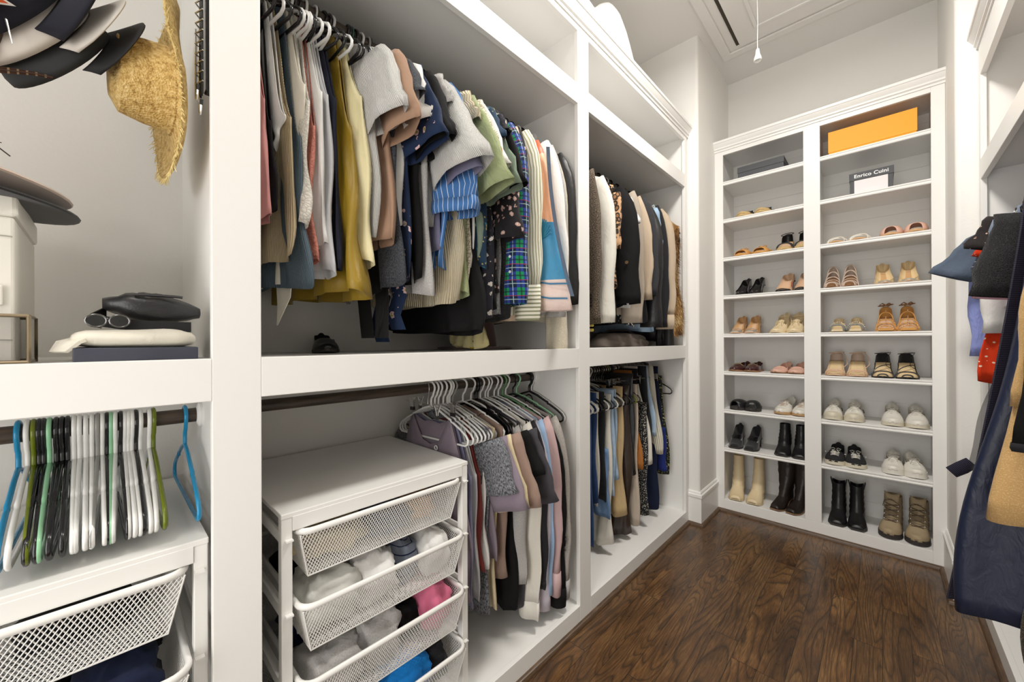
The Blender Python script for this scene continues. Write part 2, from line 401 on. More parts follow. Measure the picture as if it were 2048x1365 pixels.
# attic hatch
def hatch():
    t = thing('attic_hatch', 'white panelled attic hatch set in the ceiling', 'hatch', (-.43, 2.6, CZ-.02))
    x0, x1, y0, y1 = -.868, .02, 1.86, 3.296
    mb = MB()
    for a, b, c, d in ((x0, x1, y1-.06, y1), (x0, x1, y0, y0+.06), (x0, x0+.06, y0+.06, y1-.06), (x1-.06, x1, y0+.06, y1-.06)): mb.box(a, b, c, d, CZ-.014, CZ-.001)
    mb.build('casing', ceilp, t, smooth=False, bevel=.004)
    MB().box(-.736, -.07, 1.95, 3.215, CZ-.010, CZ-.001).build('door_panel', ceilp, t, smooth=False, bevel=.002)
    g = MB().box(-.757, -.738, 1.95, 3.19, CZ-.0035, CZ-.001).build('gap', plain('painted gap shade', (.06, .05, .035), .9), t, smooth=False)  # solid dark strip stands in for the shade inside the gap
    g['label'] = 'dark strip painted for shade in the gap beside the hatch door'
    mb = MB(); a, b, c, d = -.622, -.18, 2.06, 3.085
    for q in ((a, b, d-.022, d), (a, b, c, c+.022), (a, a+.022, c+.022, d-.022), (b-.022, b, c+.022, d-.022)): mb.box(*q, CZ-.019, CZ-.009)
    mb.build('panel_moulding', paint, t, smooth=False, bevel=.004)
    p = thing('pull_cord', 'white pull cord with a bell-shaped knob hanging from the attic hatch', 'pull cord', (-.508, 2.6, CZ-.009))
    x, y = -.508, 2.6
    MB().tube([(x+.001*math.sin(k), y, CZ-.009-k*(CZ-.009-2.98)/12) for k in range(13)], .0016, 6).build('cord', plain('cord white', (.9, .9, .88), .7), p)
    k = MB().lathe([(.004, 2.985), (.009, 2.978), (.012, 2.95), (.019, 2.93), (.0205, 2.915), (.017, 2.913), (.008, 2.925), (.002, 2.922)], (x, y, 0), 20, caps=(True, True)).build('knob', plain('white plastic', (.88, .88, .86), .25), p)
hatch()
# ceiling lamps (above the camera's view), the nearer one added for fill
for n, (x, y) in enumerate(((-.30, 1.62), (-.30, -.55))):
    t = thing('ceiling_light', ['round white flush ceiling light over the middle of the aisle', 'round white flush ceiling light added as fill near the doorway'][n], 'ceiling light', (x, y, CZ-.001))
    MB().lathe([(.24, CZ-.001), (.24, CZ-.03), (.225, CZ-.05), (.20, CZ-.05)], (x, y, 0), 32).build('frame', white_metal, t)
    m_, tt, bb = nt('lamp glass'); bb.inputs['Emission Color'].default_value = (1, .95, .88, 1); bb.inputs['Emission Strength'].default_value = 4
    MB().lathe([(.20, CZ-.05), (.19, CZ-.075), (.10, CZ-.095), (.002, CZ-.10)], (x, y, 0), 32).build('diffuser', m_, t)

# ------------------------------------------------------------------ fabrics
def fab(key, base, pat=None, c2=(1, 1, 1), c3=None, p=.02, rough=.85, sheen=.08, weave=.25, c4=None):
    """patterns run in UV metres: u round the cloth, v down it"""
    if key in MATS: return MATS[key]
    m, t, b = nt(key); b.inputs['Roughness'].default_value = rough; b.inputs['Specular IOR Level'].default_value = .5 if rough < .6 else .22
    b.inputs['Sheen Weight'].default_value = sheen
    uv = uvco(t); o = sep(t, uv); U, V = o[0], o[1]; col = None; h = noise(t, uv, 900, 2)
    hs, hd = weave, .0006
    rgb = lambda c: (c[0], c[1], c[2])
    wr = noise(t, objco(t), 14, 4, .6)
    if pat is None: pass
    elif pat in ('vstripe', 'hstripe'):
        q = U if pat == 'vstripe' else V
        fct = math_(t, 'FRACT', math_(t, 'DIVIDE', q, p)); col = mix(t, math_(t, 'LESS_THAN', fct, c4 or .3), rgb(base), rgb(c2))
    elif pat == 'rib':
        s_ = math_(t, 'SINE', math_(t, 'MULTIPLY', U, 2*PI/p)); h = s_; hs, hd = .9, .0022
        col = mix(t, ramp(t, math_(t, 'MULTIPLY_ADD', s_, .5, .5), [(0, 1.), (.4, 0.)]), rgb(base), rgb(c2))
    elif pat == 'heather':
        n = noise(t, mapping(t, uv, (p, p*.35, 1)), 500, 3, .7); col = mix(t, ramp(t, n, [(.4, 0.), (.6, 1.)]), rgb(base), rgb(c2))
    elif pat == 'plaid':
        a = math_(t, 'FRACT', math_(t, 'DIVIDE', U, p)); c_ = math_(t, 'FRACT', math_(t, 'DIVIDE', V, p))
        bu = math_(t, 'LESS_THAN', a, .5); bv = math_(t, 'LESS_THAN', c_, .5)
        f1 = math_(t, 'MULTIPLY', math_(t, 'ADD', bu, bv), .5)
        col = ramp(t, f1, [(0, rgb(base)), (.35, rgb(base)), (.5, rgb(c2)), (.75, rgb(c2)), (.9, rgb(c3))])
        t.nodes[-1]
        for q in (a, c_):
            col = mix(t, math_(t, 'MULTIPLY', math_(t, 'COMPARE', q, .75, .05), .7), col, (.01, .012, .03))
            col = mix(t, math_(t, 'MULTIPLY', math_(t, 'COMPARE', q, .25, .025), .8), col, (.45, .6, .62))
        col = mix(t, math_(t, 'MULTIPLY', math_(t, 'COMPARE', c_, .48, .02), .8), col, (.5, .02, .06))
    elif pat in ('floral', 'dots', 'leopard', 'ditsy'):
        d = voro(t, uv, 1/p, rnd=.75 if pat == 'dots' else 1.); cc = voro(t, uv, 1/p, out='Color')
        if pat == 'dots': col = mix(t, math_(t, 'LESS_THAN', d, .24), rgb(base), rgb(c2))
        elif pat == 'leopard':
            ring = math_(t, 'COMPARE', d, .38, .13); col = mix(t, ring, rgb(base), rgb(c2)); col = mix(t, math_(t, 'LESS_THAN', d, .22), col, rgb(c3))
        else:
            ang = noise(t, uv, 3.2/p, 2); dd = math_(t, 'MULTIPLY_ADD', ang, .5, d)
            col = mix(t, math_(t, 'LESS_THAN', dd, .56), rgb(base), rgb(c2))
            col = mix(t, math_(t, 'LESS_THAN', dd, .38), col, rgb(c3 or c2))
            if c4:
                d2 = voro(t, mapping(t, uv, (1, 1, 1), (0, 0, .5), (.37, .11, 0)), 1.4/p); col = mix(t, math_(t, 'LESS_THAN', d2, .22), col, rgb(c4))
            if pat == 'floral': 
                sel = math_(t, 'GREATER_THAN', sep(t, cc)[0], .45); col = mix(t, sel, rgb(base), col)
    elif pat == 'lace':
        d = voro(t, uv, 1/p, 'DISTANCE_TO_EDGE'); col = mix(t, ramp(t, d, [(.04, 1.), (.10, 0.)]), rgb(base), rgb(c2)); h = d; hs, hd = .8, .003
    elif pat == 'sequin':
        d = voro(t, uv, 1/p, out='Color'); col = mix(t, sep(t, d)[0], rgb(base), rgb(c2)); h = sep(t, d)[1]; hs, hd = .8, .002; rough = .35; b.inputs['Roughness'].default_value = .35
    elif pat == 'tweed':
        n = noise(t, uv, 260, 2, .8); col = ramp(t, n, [(.36, rgb(base)), (.5, rgb(c3 or base)), (.62, rgb(c2))])
    elif pat == 'wash':
        n = noise(t, mapping(t, uv, (3, 1, 1)), 6, 4, .6); f = noise(t, mapping(t, uv, (1, .3, 1)), 800, 2)
        col = mix(t, ramp(t, n, [(.35, 0.), (.68, 1.)]), rgb(base), rgb(c2)); col = mix(t, math_(t, 'MULTIPLY', f, .25), col, rgb(c2))
    elif pat == 'crinkle':
        h = noise(t, mapping(t, uv, (1, .35, 1)), 55, 4, .6, 1.2); hs, hd = .9, .006
    elif pat == 'grad':
        # panels printed down the cloth: c3 table of (metres, colour)
        mx = c3[-1][0]; vv = math_(t, 'DIVIDE', math_(t, 'MULTIPLY', V, -1.), mx)
        st = []; 
        for k, (z, cc) in enumerate(c3): st.append((min(z/mx, 1), cc))
        n = ramp(t, vv, st); t.nodes[n.node.name].color_ramp.interpolation = 'CONSTANT'; col = n
    if col is None:
        rb = t.nodes.new('ShaderNodeRGB'); rb.outputs[0].default_value = (*base, 1); col = rb.outputs[0]
    col = mix(t, math_(t, 'MULTIPLY', wr, .14), col, tuple(x*.55 for x in base))
    link(t, col, b.inputs['Base Color'])
    b1 = t.nodes.new('ShaderNodeBump'); b1.inputs['Strength'].default_value = .6; b1.inputs['Distance'].default_value = .006
    link(t, noise(t, mapping(t, objco(t), (1, 1, .45)), 26, 3, .55, .6), b1.inputs['Height'])
    b2 = bump(t, b, h, hs, hd); link(t, b1.outputs[0], b2.inputs['Normal'])
    MATS[key] = m; return m

W_ = (.78, .76, .72)
F = dict(
 rose=fab('rose jersey', srgb(196, 136, 132)), black=fab('black jersey', (.0065, .0065, .007), sheen=0), black2=fab('black satin', (.007, .007, .008), rough=.5, sheen=0),
 blacklace=fab('black lace', (.01, .01, .011), 'lace', (.03, .03, .032), p=.005),
 white=fab('white cotton', (.80, .79, .77)), offwhite=fab('off-white cotton', (.74, .71, .64)), ivory=fab('ivory crepe', (.76, .72, .62)),
 whitelace=fab('white lace', (.76, .73, .66), 'lace', (.55, .52, .46), p=.009),
 beigerib=fab('beige rib knit', srgb(222, 202, 164), 'rib', srgb(192, 170, 132), p=.0045),
 creamrib=fab('cream rib knit', srgb(226, 214, 186), 'rib', srgb(204, 190, 158), p=.006),
 whiterib=fab('white rib knit', (.80, .79, .76), 'rib', (.70, .69, .67), p=.0042),
 tealrib=fab('grey teal rib knit', srgb(104, 124, 138), 'rib', srgb(80, 98, 112), p=.0045),
 coral=fab('coral sequins', srgb(178, 96, 82), 'sequin', srgb(216, 150, 132), p=.003),
 lgrey=fab('pale grey jersey', srgb(196, 196, 198)), navy=fab('navy crepe', srgb(28, 30, 46), sheen=.05), navy2=fab('dark navy', srgb(22, 30, 56), sheen=.05),
 mustard=fab('mustard satin', srgb(150, 122, 24), rough=.42), lemon=fab('pale yellow satin', srgb(232, 222, 176), rough=.45),
 tan=fab('tan jersey', srgb(166, 134, 112)), charheather=fab('charcoal heather', srgb(46, 48, 54), 'heather', srgb(84, 86, 92), p=1),
 navyfloral=fab('navy floral crepe', srgb(28, 44, 74), 'floral', srgb(226, 190, 190), srgb(150, 160, 60), p=.032),
 denimgrey=fab('grey denim', srgb(120, 124, 134), 'wash', srgb(150, 154, 162)), lilacgrey=fab('lilac grey jersey', srgb(124, 122, 148)),
 bluestripe=fab('blue striped cotton', srgb(70, 116, 176), 'vstripe', srgb(208, 222, 238), p=.018, c4=.12),
 sage=fab('sage textured cotton', srgb(160, 170, 128), 'crinkle'), sage2=fab('grey sage jersey', srgb(132, 148, 132)), olive=fab('olive crinkle', srgb(108, 118, 72), 'crinkle'),
 crochet=fab('cream crochet', srgb(232, 224, 206), 'lace', srgb(168, 156, 132), p=.012), gold=fab('gold knit', srgb(190, 142, 60), 'rib', srgb(120, 84, 30), p=.006),
 paisley=fab('teal paisley', srgb(38, 60, 84), 'floral', srgb(70, 130, 146), srgb(222, 214, 170), p=.028, c4=srgb(186, 170, 90)),
 blackfloral=fab('black ditsy floral', (.015, .014, .016), 'ditsy', srgb(196, 160, 152), srgb(222, 214, 200), p=.026),
 bigfloral=fab('black and white floral', (.02, .02, .028), 'ditsy', srgb(220, 214, 206), srgb(238, 232, 224), p=.032, c4=srgb(60, 56, 74)),
 gheather=fab('grey heather knit', srgb(104, 104, 106), 'heather', srgb(150, 150, 150), p=1), lheather=fab('light grey heather', srgb(164, 162, 160), 'heather', srgb(190, 188, 186), p=1),
 plaid=fab('blue green plaid flannel', srgb(28, 148, 92), 'plaid', srgb(46, 60, 150), srgb(24, 26, 66), p=.062),
 beige=fab('beige knit', srgb(206, 184, 156)), nude=fab('nude jersey', srgb(222, 196, 170)),
 creamstripe=fab('cream and olive striped blouse', srgb(236, 232, 216), 'vstripe', srgb(160, 160, 128), p=.012, c4=.38),
 creamhstripe=fab('cream and olive cuff', srgb(236, 232, 216), 'hstripe', srgb(140, 142, 112), p=.016, c4=.42),
 taupe=fab('taupe wool', srgb(168, 156, 142)), camelknit=fab('oatmeal knit', srgb(206, 196, 176), 'tweed', srgb(226, 218, 200), srgb(190, 180, 160)),
 lavender=fab('lavender jersey', srgb(138, 126, 138)), mauve=fab('mauve brown jersey', srgb(152, 128, 116)), cream=fab('cream jersey', srgb(224, 208, 172)),
 spacedye=fab('space dyed charcoal', srgb(52, 54, 60), 'heather', srgb(150, 152, 158), p=.55), charcoal=fab('charcoal cotton', srgb(66, 64, 70)),
 dchar=fab('dark charcoal', srgb(34, 34, 37)), lblue=fab('light blue cotton', srgb(158, 186, 220)), pink=fab('dusty pink fleece', srgb(196, 166, 166)),
 gsweat=fab('warm grey fleece', srgb(158, 152, 146), 'heather', srgb(176, 170, 164), p=.8), teal=fab('deep teal', srgb(20, 84, 88)),
 tweed=fab('brown tweed', srgb(34, 28, 24), 'tweed', srgb(150, 134, 116), srgb(72, 62, 52)), leopard=fab('leopard print', srgb(212, 168, 128), 'leopard', (.03, .02, .015), srgb(150, 100, 66), p=.035),
 leather=fab('black leather', (.016, .016, .018), rough=.36, sheen=0), charwool=fab('charcoal wool', srgb(44, 44, 48), 'tweed', srgb(62, 62, 66), srgb(50, 50, 54)),
 bwprint=fab('black and white print', (.02, .02, .02), 'ditsy', (.7, .7, .7), (.8, .8, .78), p=.016), greyprint=fab('grey dotted chiffon', srgb(150, 158, 158), 'dots', srgb(50, 56, 66), p=.014),
 beigecoat=fab('beige wool', srgb(188, 170, 148)), djean=fab('dark denim', srgb(34, 58, 102), 'wash', srgb(58, 88, 136)), mjean=fab('mid blue denim', srgb(86, 120, 164), 'wash', srgb(132, 162, 196)),
 ljean=fab('light denim', srgb(138, 168, 200), 'wash', srgb(188, 208, 226)), bjean=fab('black denim', srgb(26, 27, 30), 'wash', srgb(48, 50, 54)), wjean=fab('ivory corduroy', srgb(226, 220, 204), 'rib', srgb(196, 188, 168), p=.01),
 khaki=fab('khaki twill', srgb(196, 170, 128)), tanleather=fab('tan leather', srgb(172, 108, 42), rough=.45, sheen=0), brownsatin=fab('brown satin', srgb(58, 46, 40), rough=.3, sheen=0),
 greige=fab('greige crepe', srgb(192, 178, 162)), cobalt=fab('cobalt crepe', srgb(32, 46, 112)), bwsmall=fab('black white ditsy', (.02, .02, .02), 'ditsy', (.7, .68, .62), (.8, .78, .7), p=.007),
 gfloral=fab('olive dotted floral', (.02, .022, .018), 'ditsy', srgb(190, 190, 110), srgb(232, 226, 180), p=.012),
 lemonprint=fab('lemon print', srgb(226, 214, 160), 'floral', srgb(206, 176, 40), srgb(196, 160, 24), p=.05, c4=srgb(60, 70, 40)),
 slate=fab('slate chambray', srgb(86, 98, 116)), chambray=fab('grey chambray', srgb(112, 122, 140)), chart=fab('chartreuse', srgb(206, 214, 90)), seagreen=fab('sea green', srgb(48, 160, 148)),
 navystripe=fab('navy pinstripe', srgb(24, 34, 62), 'hstripe', srgb(190, 200, 220), p=.022, c4=.08), pinkprint=fab('pink print', srgb(236, 184, 204), 'floral', srgb(244, 232, 240), srgb(120, 60, 90), p=.03),
 periwinkle=fab('periwinkle cotton', srgb(146, 158, 220), 'crinkle'), reddot=fab('red orange dots', srgb(218, 60, 22), 'dots', srgb(244, 226, 200), p=.016), darkred=fab('sheer brick', srgb(116, 50, 46)),
 bluewhite=fab('blue white tie print', srgb(222, 228, 236), 'floral', srgb(70, 110, 170), srgb(90, 130, 190), p=.018), dotblack=fab('black rose dots', (.02, .016, .016), 'dots', srgb(206, 168, 150), p=.012),
 fleece=fab('camel fleece', srgb(206, 168, 112), 'tweed', srgb(222, 188, 136), srgb(196, 156, 100)), navyny=fab('navy nylon', srgb(25, 34, 60), rough=.42, sheen=0), rib_navy=fab('navy rib trim', srgb(24, 24, 40), 'hstripe', srgb(60, 56, 72), p=.006, c4=.4),
 darkprint=fab('dark tweed print', (.02, .02, .016), 'tweed', srgb(120, 104, 88), srgb(50, 50, 40)), sheergrey=fab('charcoal mesh', srgb(92, 94, 98)),
)
WORK = MATS

# ------------------------------------------------------------------ hangers
HM = dict(white=plain('white hanger plastic', (.80, .80, .78), .28), black=plain('black hanger plastic', (.012, .012, .013), .16),
          mint=plain('mint hanger plastic', srgb(150, 206, 164), .28), blue=plain('blue hanger plastic', srgb(22, 132, 178), .25),
          olive=plain('olive hanger plastic', srgb(104, 116, 20), .22), green=plain('green hanger plastic', srgb(96, 150, 100), .3), teal=plain('dark teal hanger plastic', srgb(18, 70, 60), .3),
          grey=plain('grey hanger plastic', srgb(150, 150, 146), .35))
HME = {}
def hanger_pts():
    r = .0228
    hook = [(-r*math.cos(a), 0, r*math.sin(a)) for a in [math.radians(d) for d in range(-30, 181, 21)]]
    hook = [(-x, 0, z) for x, y, z in hook][::-1]          # opens at -x side
    hook = [(r*math.cos(math.radians(d)), 0, r*math.sin(math.radians(d))) for d in range(200, -46, -15)]
    hook += [(.012, 0, -.030), (.002, 0, -.040), (0, 0, -.052), (0, 0, -.070)]
    body = [(0, 0, -.070)]
    def side(s): return [(s*.05, 0, -.085), (s*.10, 0, -.108), (s*.115, 0, -.113), (s*.118, 0, -.121), (s*.128, 0, -.122), (s*.17, 0, -.143), (s*.197, 0, -.160), (s*.2085, 0, -.176), (s*.207, 0, -.190), (s*.195, 0, -.198)]
    body = [(0, 0, -.070)] + side(1) + [(.10, 0, -.199), (0, 0, -.199), (-.10, 0, -.199)] + side(-1)[::-1]
    return hook, body
def hanger(colour, y, label, x=XRD, z=ZR1, rz=0, tilt=0, group=None, face=1):
    if colour not in HME:
        hk, bd = hanger_pts()
        a = MB().tube(hk, .0042, 8).build('hook', HM[colour], None, angle=80)
        b = MB().tube(bd, .0042, 8, closed=True).build('frame', HM[colour], None, angle=80)
        HME[colour] = (a.data, b.data)
        for o in (a, b): bpy.data.objects.remove(o)
    t = thing('clothes_hanger', label, 'hanger', (x, y, z), rz, group); t.rotation_euler = (tilt, 0, rz)
    for nm, d in zip(('hook', 'frame'), HME[colour]):
        o = bpy.data.objects.new(nm, d); C.objects.link(o); o.parent = t
    return t
CLIP = {}
def clip_hanger(y, label, x=XRD, z=ZR1, rz=0, w=.15, group=None, cm=None):
    t = thing('clip_hanger', label, 'hanger', (x, y, z), rz, group)
    if not CLIP:
        r = .0215
        hk = [(r*math.cos(math.radians(d)), 0, r*math.sin(math.radians(d))) for d in range(200, -46, -20)] + [(.008, 0, -.030), (0, 0, -.042), (0, 0, -.062)]
        CLIP['hook'] = MB().tube(hk, .0016, 6)
        CLIP['bar'] = MB().tube([(-w-.03, 0, -.064), (w+.03, 0, -.064)], .0018, 6)
        for k in list(CLIP): o = CLIP[k].build(k, chrome, None, angle=80); CLIP[k] = o.data; bpy.data.objects.remove(o)
        c = MB()
        for s in (-1, 1):
            c.strip([(0, s*.012, .018), (0, s*.007, .004), (0, s*.003, -.012), (0, s*.0022, -.026)], (.020, 0, 0), .0015)
        c.tube([(0, .006*math.cos(a), .003+.006*math.sin(a)) for a in [PI*k/4 for k in range(8)]], .0016, 6, closed=True)
        o = c.build('clip', chrome, None, angle=60); CLIP['clip'] = o.data; bpy.data.objects.remove(o)
        c = MB()
        for s in (-1, 1): c.box(-.011, .011, s*.0022-.002, s*.0022+.002, -.034, -.020)
        o = c.build('clip_pad', HM['black'], None, smooth=False); CLIP['pad'] = o.data; bpy.data.objects.remove(o)
    for nm in ('hook', 'bar'):
        o = bpy.data.objects.new(nm, CLIP[nm]); C.objects.link(o); o.parent = t
    for s in (-1, 1):
        o = bpy.data.objects.new('clip', CLIP['clip']); C.objects.link(o); o.parent = t; o.location = (s*w, 0, -.066)
        q = bpy.data.objects.new('clip_pad', CLIP['pad']); C.objects.link(q); q.parent = o
    return t

# ------------------------------------------------------------------ garments
def ss(a, b, v): v = max(0, min(1, (v-a)/(b-a))); return v*v*(3-2*v)
def sgp(c, e): return math.copysign(abs(c)**e, c)
def zshoulder(x): return -.074 - .42*abs(x)                # follows the hanger's arms
def body_mb(P, seed):
    """P: sw shoulder half width, hw hem half width, th thickness, hem z (negative, from the rod), neck, arm, waves"""
    rnd = random.Random(seed); N = P.get('N', 44); M = P.get('M', 16)
    sw, hw, th, hem = P.get('sw', .205), P.get('hw', .22), P.get('th', .014), P['hem']
    nk, nf, nb = P.get('nk', .085), P.get('nf', .07), P.get('nb', .02)
    arm, strap = P.get('arm', 0), P.get('strap', None)
    A = P.get('A', .008); nw = P.get('nw', 5); ph = [rnd.uniform(0, 6.28) for _ in range(6)]
    dx = P.get('dx', 0); sl = P.get('slope', 0)
    rings = []
    for j in range(M+1):
        v = j/M; ring = []
        for i in range(N):
            a = 2*PI*i/N; cx, sy = math.cos(a), math.sin(a)
            ux = sgp(cx, .75); xs = sw*ux
            zt = zshoulder(xs) + P.get('lift', .004)
            if abs(xs) < nk:
                k = 1-(abs(xs)/nk)**2; zt -= (nf if sy < 0 else nb)*k
            if arm and abs(xs) > (strap or sw*.62): zt -= arm*ss((strap or sw*.62), sw*.98, abs(xs))
            if P.get('tube'): zt = -P['tube']
            zh = hem + rnd.uniform(-1, 1)*0 + .012*math.sin(2*a+ph[0])*P.get('hemw', 1) + sl*ux
            z = zt + (zh-zt)*v
            wv = sw + (hw-sw)*ss(0, 1, v) - P.get('waist', 0)*math.sin(PI*min(1, v*1.2))**2
            tv = .006 + (th-.006)*ss(0, .35, v) + P.get('flare', 0)*v*v
            x = wv*ux + dx*v*v; y = tv*sgp(sy, .7)
            amp = A*(.3+v*1.5)
            y += amp*(math.sin(nw*ux*2.2+ph[1]+v*1.5)*.7 + .5*math.sin(nw*ux*4.1+ph[2]-v*2))
            y += .004*math.sin(v*7+ph[3])
            x += amp*.7*math.sin(3*v*3+ph[4]+sy*2)
            ring.append((x, y, z))
        rings.append(ring)
    return MB().loft(rings, True)
def sleeve_mb(P, seed, s=1):
    """hangs from the shoulder end on side s (+1 = toward the aisle)"""
    rnd = random.Random(seed*7+s); sw = P.get('sw', .205); L = P['slv']; M = max(7, int(L/.045)); N = 18
    r0, r1 = P.get('r0', .075), P.get('r1', .07); out = P.get('out', .05); y0 = P.get('sy', 0); fl = P.get('flat', .30)
    x0 = (sw-.035); z0 = zshoulder(sw)-.045; ph = rnd.uniform(0, 6.28); rings = []; bend = P.get('bend', 0)
    ang = P.get('ang', math.radians(22) if L < .36 else None)
    for j in range(M+1):
        v = j/M; d = v*L
        if ang is None:
            cx = x0 + out*(1-math.exp(-d/P.get('od', .10))) + bend*v*v; cz = z0 - d; tl = (1-ss(0, P.get('tl', .5), v))*.75
        else:
            a_ = ang*(1-.35*v); cx = x0 + .02 + d*math.sin(ang)*(1-.12*v) + (out-.06)*v; cz = z0 - d*math.cos(ang)*(1+.06*v); tl = a_
        r = r0 + (r1-r0)*v; fy = fl + P.get('fo', .0)*v
        w = P.get('A', .007)
        ring = []
        for i in range(N):
            a = 2*PI*i/N
            ex = r*math.cos(a)*(1 + .06*math.sin(9*v+ph)*P.get('wr', 1)); ey = r*fy*math.sin(a) + w*math.sin(3*a+ph+4*v)*(.4+v)*.8
            ex += .45*w*math.sin(17*v+ph+2*a)*P.get('wr', 1)
            if ang is not None: ex += .008*math.sin(5*a+ph)*v
            x = cx + ex*math.cos(tl); z = cz + ex*math.sin(tl)
            ring.append((s*x, y0 + ey + P.get('dy', 0)*v, z))
        rings.append(ring)
    if s < 0: rings = [r[::-1] for r in rings]
    return MB().loft(rings, True), rings[-1]
GID = [0]
def garment(name, label, cat, y, mat, P, x=XRD, z=ZR2, rz=0, hang='black', short=None, group=None, collar=None, extra=None, cuff=None, tilt=0, hgroup=None):
    GID[0] += 1; sd = GID[0]*13+5; M_ = F[mat] if isinstance(mat, str) else mat
    t = thing(name, label, cat, (x, y, z), rz, group)
    sol = P.get('solid', .0016)
    b = body_mb(P, sd).build('body', M_, t, world=False, angle=180, solid=sol)
    if P.get('slv'):
        for s in (1, -1):
            mb, last = sleeve_mb(P, sd, s); o = mb.build('sleeve', F[P['smat']] if P.get('smat') else M_, t, world=False, angle=180, solid=sol)
            if cuff:
                h, cm = cuff; c = Vector((0, 0, 0))
                for p in last: c += Vector(p)
                c /= len(last); R2 = [[(c + (Vector(p)-c)*k2 + Vector((0, 0, dz))) for p in last] for k2, dz in ((1.03, .004), (1.06, -h*.5), (1.0, -h))]
                MB().loft(R2, True).build('cuff', F[cm] if isinstance(cm, str) else cm, o, world=False, angle=180, solid=.002)
    if P.get('straps'):
        s_ = P['straps']; zt = -P['tube'] if P.get('tube') else None
        for s in (1, -1):
            xx = P.get('strapx', .11); mb = MB()
            for yy in (-1, 1):
                ze = (zt if zt else zshoulder(xx)-.1)
                mb.strip([(s*xx, 0, zshoulder(xx)+.006), (s*xx, yy*.006, zshoulder(xx)-.02), (s*(xx+.01), yy*.008, (zshoulder(xx)+ze)/2), (s*xx, yy*.007, ze-.006)], (s_, 0, 0), .0016)
            mb.build('strap', M_, t, world=False, angle=60)
    if collar:
        kind, cm = collar; cm = F[cm] if isinstance(cm, str) else cm; nk = P.get('nk', .085)
        if kind == 'crew':
            nf, nb = P.get('nf', .07), P.get('nb', .02); rings = []
            pts = []
            for k in range(28):
                a = 2*PI*k/28; xs = nk*math.cos(a); k2 = 1-(abs(xs)/nk)**2
                pts.append((xs, .009*math.sin(a), zshoulder(xs)-(nf if math.sin(a) < 0 else nb)*k2+.004))
            MB().tube(pts, .0055, 6, closed=True, sq=.5).build('neckband', cm, t, world=False, angle=180)
        else:
            # turned-down shirt or blazer collar: a folded band round the neck
            rings = []
            for k in range(15):
                a = PI*(k/14) ; xs = nk*math.cos(a); f = .9
                for_ = (xs, -.012-.012*math.sin(a)*0, zshoulder(xs)+.02)
            h = .045 if kind == 'shirt' else .07
            outer = []
            for yy, s in ((-1, 1),):
                for k in range(13):
                    q = -1+2*k/12; xs = nk*q*1.02; drop = .10*(1-abs(q))**1.2 if kind == 'blazer' else .05*(1-abs(q))
                    outer.append([(xs, .008, zshoulder(xs)+.004), (xs, .004, zshoulder(xs)+.022), (xs, -.008, zshoulder(xs)+.020), (xs*1.05, -.017, zshoulder(xs)-h*.5-drop*.4), (xs*1.1, -.019, zshoulder(xs)-h-drop*.3)])
            MB().loft(outer, False).build('collar', cm, t, world=False, angle=180, solid=.002)
    if extra: extra(t)
    if hang:
        hanger(hang, y, '%s plastic hanger holding the %s' % (hang, short or label), x, z, rz, group=hgroup)
    return t

# ------------------------------------------------------------------ middle bay, upper rod
def flowers(t, pts, y0, s=.010):
    pass
GU = 'tops on the upper rod of the middle bay'
HGU = 'hangers on the upper rod of the middle bay'
def G(name, cat, label, y, mat, hemz, hang, short, z=ZR2, grp=GU, hgrp=HGU, **k):
    P = dict(k.pop('P', {})); P['hem'] = hemz - z; P.setdefault('th', .012)
    if 'rz' not in k:
        a = (.24 if y > 1.0 else .10) if z == ZR1 else (.17 if y < 1.6 else .10)
        k['rz'] = a + .03*math.sin(y*61); y = y - .205*math.sin(k['rz'])
    return garment(name, label, cat, y, mat, P, z=z, hang=hang, short=short, group=grp, hgroup=hgrp, **k)
TANK = dict(arm=.20, strap=.115, sw=.20, hw=.20, nk=.075, nf=.16, nb=.08)
CAMI = dict(sw=.17, hw=.19, tube=.30, straps=.012, strapx=.10, nf=0, nb=0, nk=.02, arm=0)
def T_(**k): d = dict(slv=.20, r0=.085, r1=.092, out=.075, flat=.30, sw=.205, hw=.225, th=.013); d.update(k); return d
def LS(**k): d = dict(slv=.56, r0=.075, r1=.045, out=.03, flat=.34, sw=.205, hw=.215, th=.013, tl=.35); d.update(k); return d

G('tank_top', 'top', 'dusty rose tank top at the near end of the upper rod', .268, 'rose', 1.60, 'black', 'dusty rose tank top', P=dict(TANK, hw=.23, arm=.28))
G('tank_top', 'top', 'black tank top with a deep armhole beside the dusty rose one', .292, 'black', 1.63, 'black', 'black deep-armhole tank top', P=dict(TANK, arm=.33, nf=.3))
G('camisole', 'top', 'white lace-trimmed camisole with a black bow beside the black tank', .312, 'white', 1.80, 'white', 'lace-trimmed camisole', P=dict(TANK, arm=.30, hw=.17))
G('tank_top', 'top', 'beige rib-knit tank top with thin straps', .330, 'beigerib', 1.52, 'black', 'beige rib-knit tank', P=dict(TANK, arm=.30, strap=.10, hw=.215, nf=.22))
G('tank_top', 'top', 'grey-teal rib-knit top showing below the beige tank', .352, 'tealrib', 1.45, 'black', 'grey-teal rib top', P=dict(TANK, arm=.34, hw=.225))
G('lace_blouse', 'top', 'cream lace sleeveless top with floral trim', .372, 'whitelace', 1.60, 'white', 'cream lace top', P=dict(TANK, arm=.24, hw=.215, A=.012))
G('sequin_top', 'top', 'coral pink sequinned top, only its hem showing', .388, 'coral', 1.51, 'black', 'coral sequinned top', P=dict(TANK, arm=.30, hw=.20))
G('tank_top', 'top', 'white cotton tank top hemmed just beside the coral sequins', .405, 'white', 1.56, 'white', 'short white tank', P=dict(TANK, hw=.21))
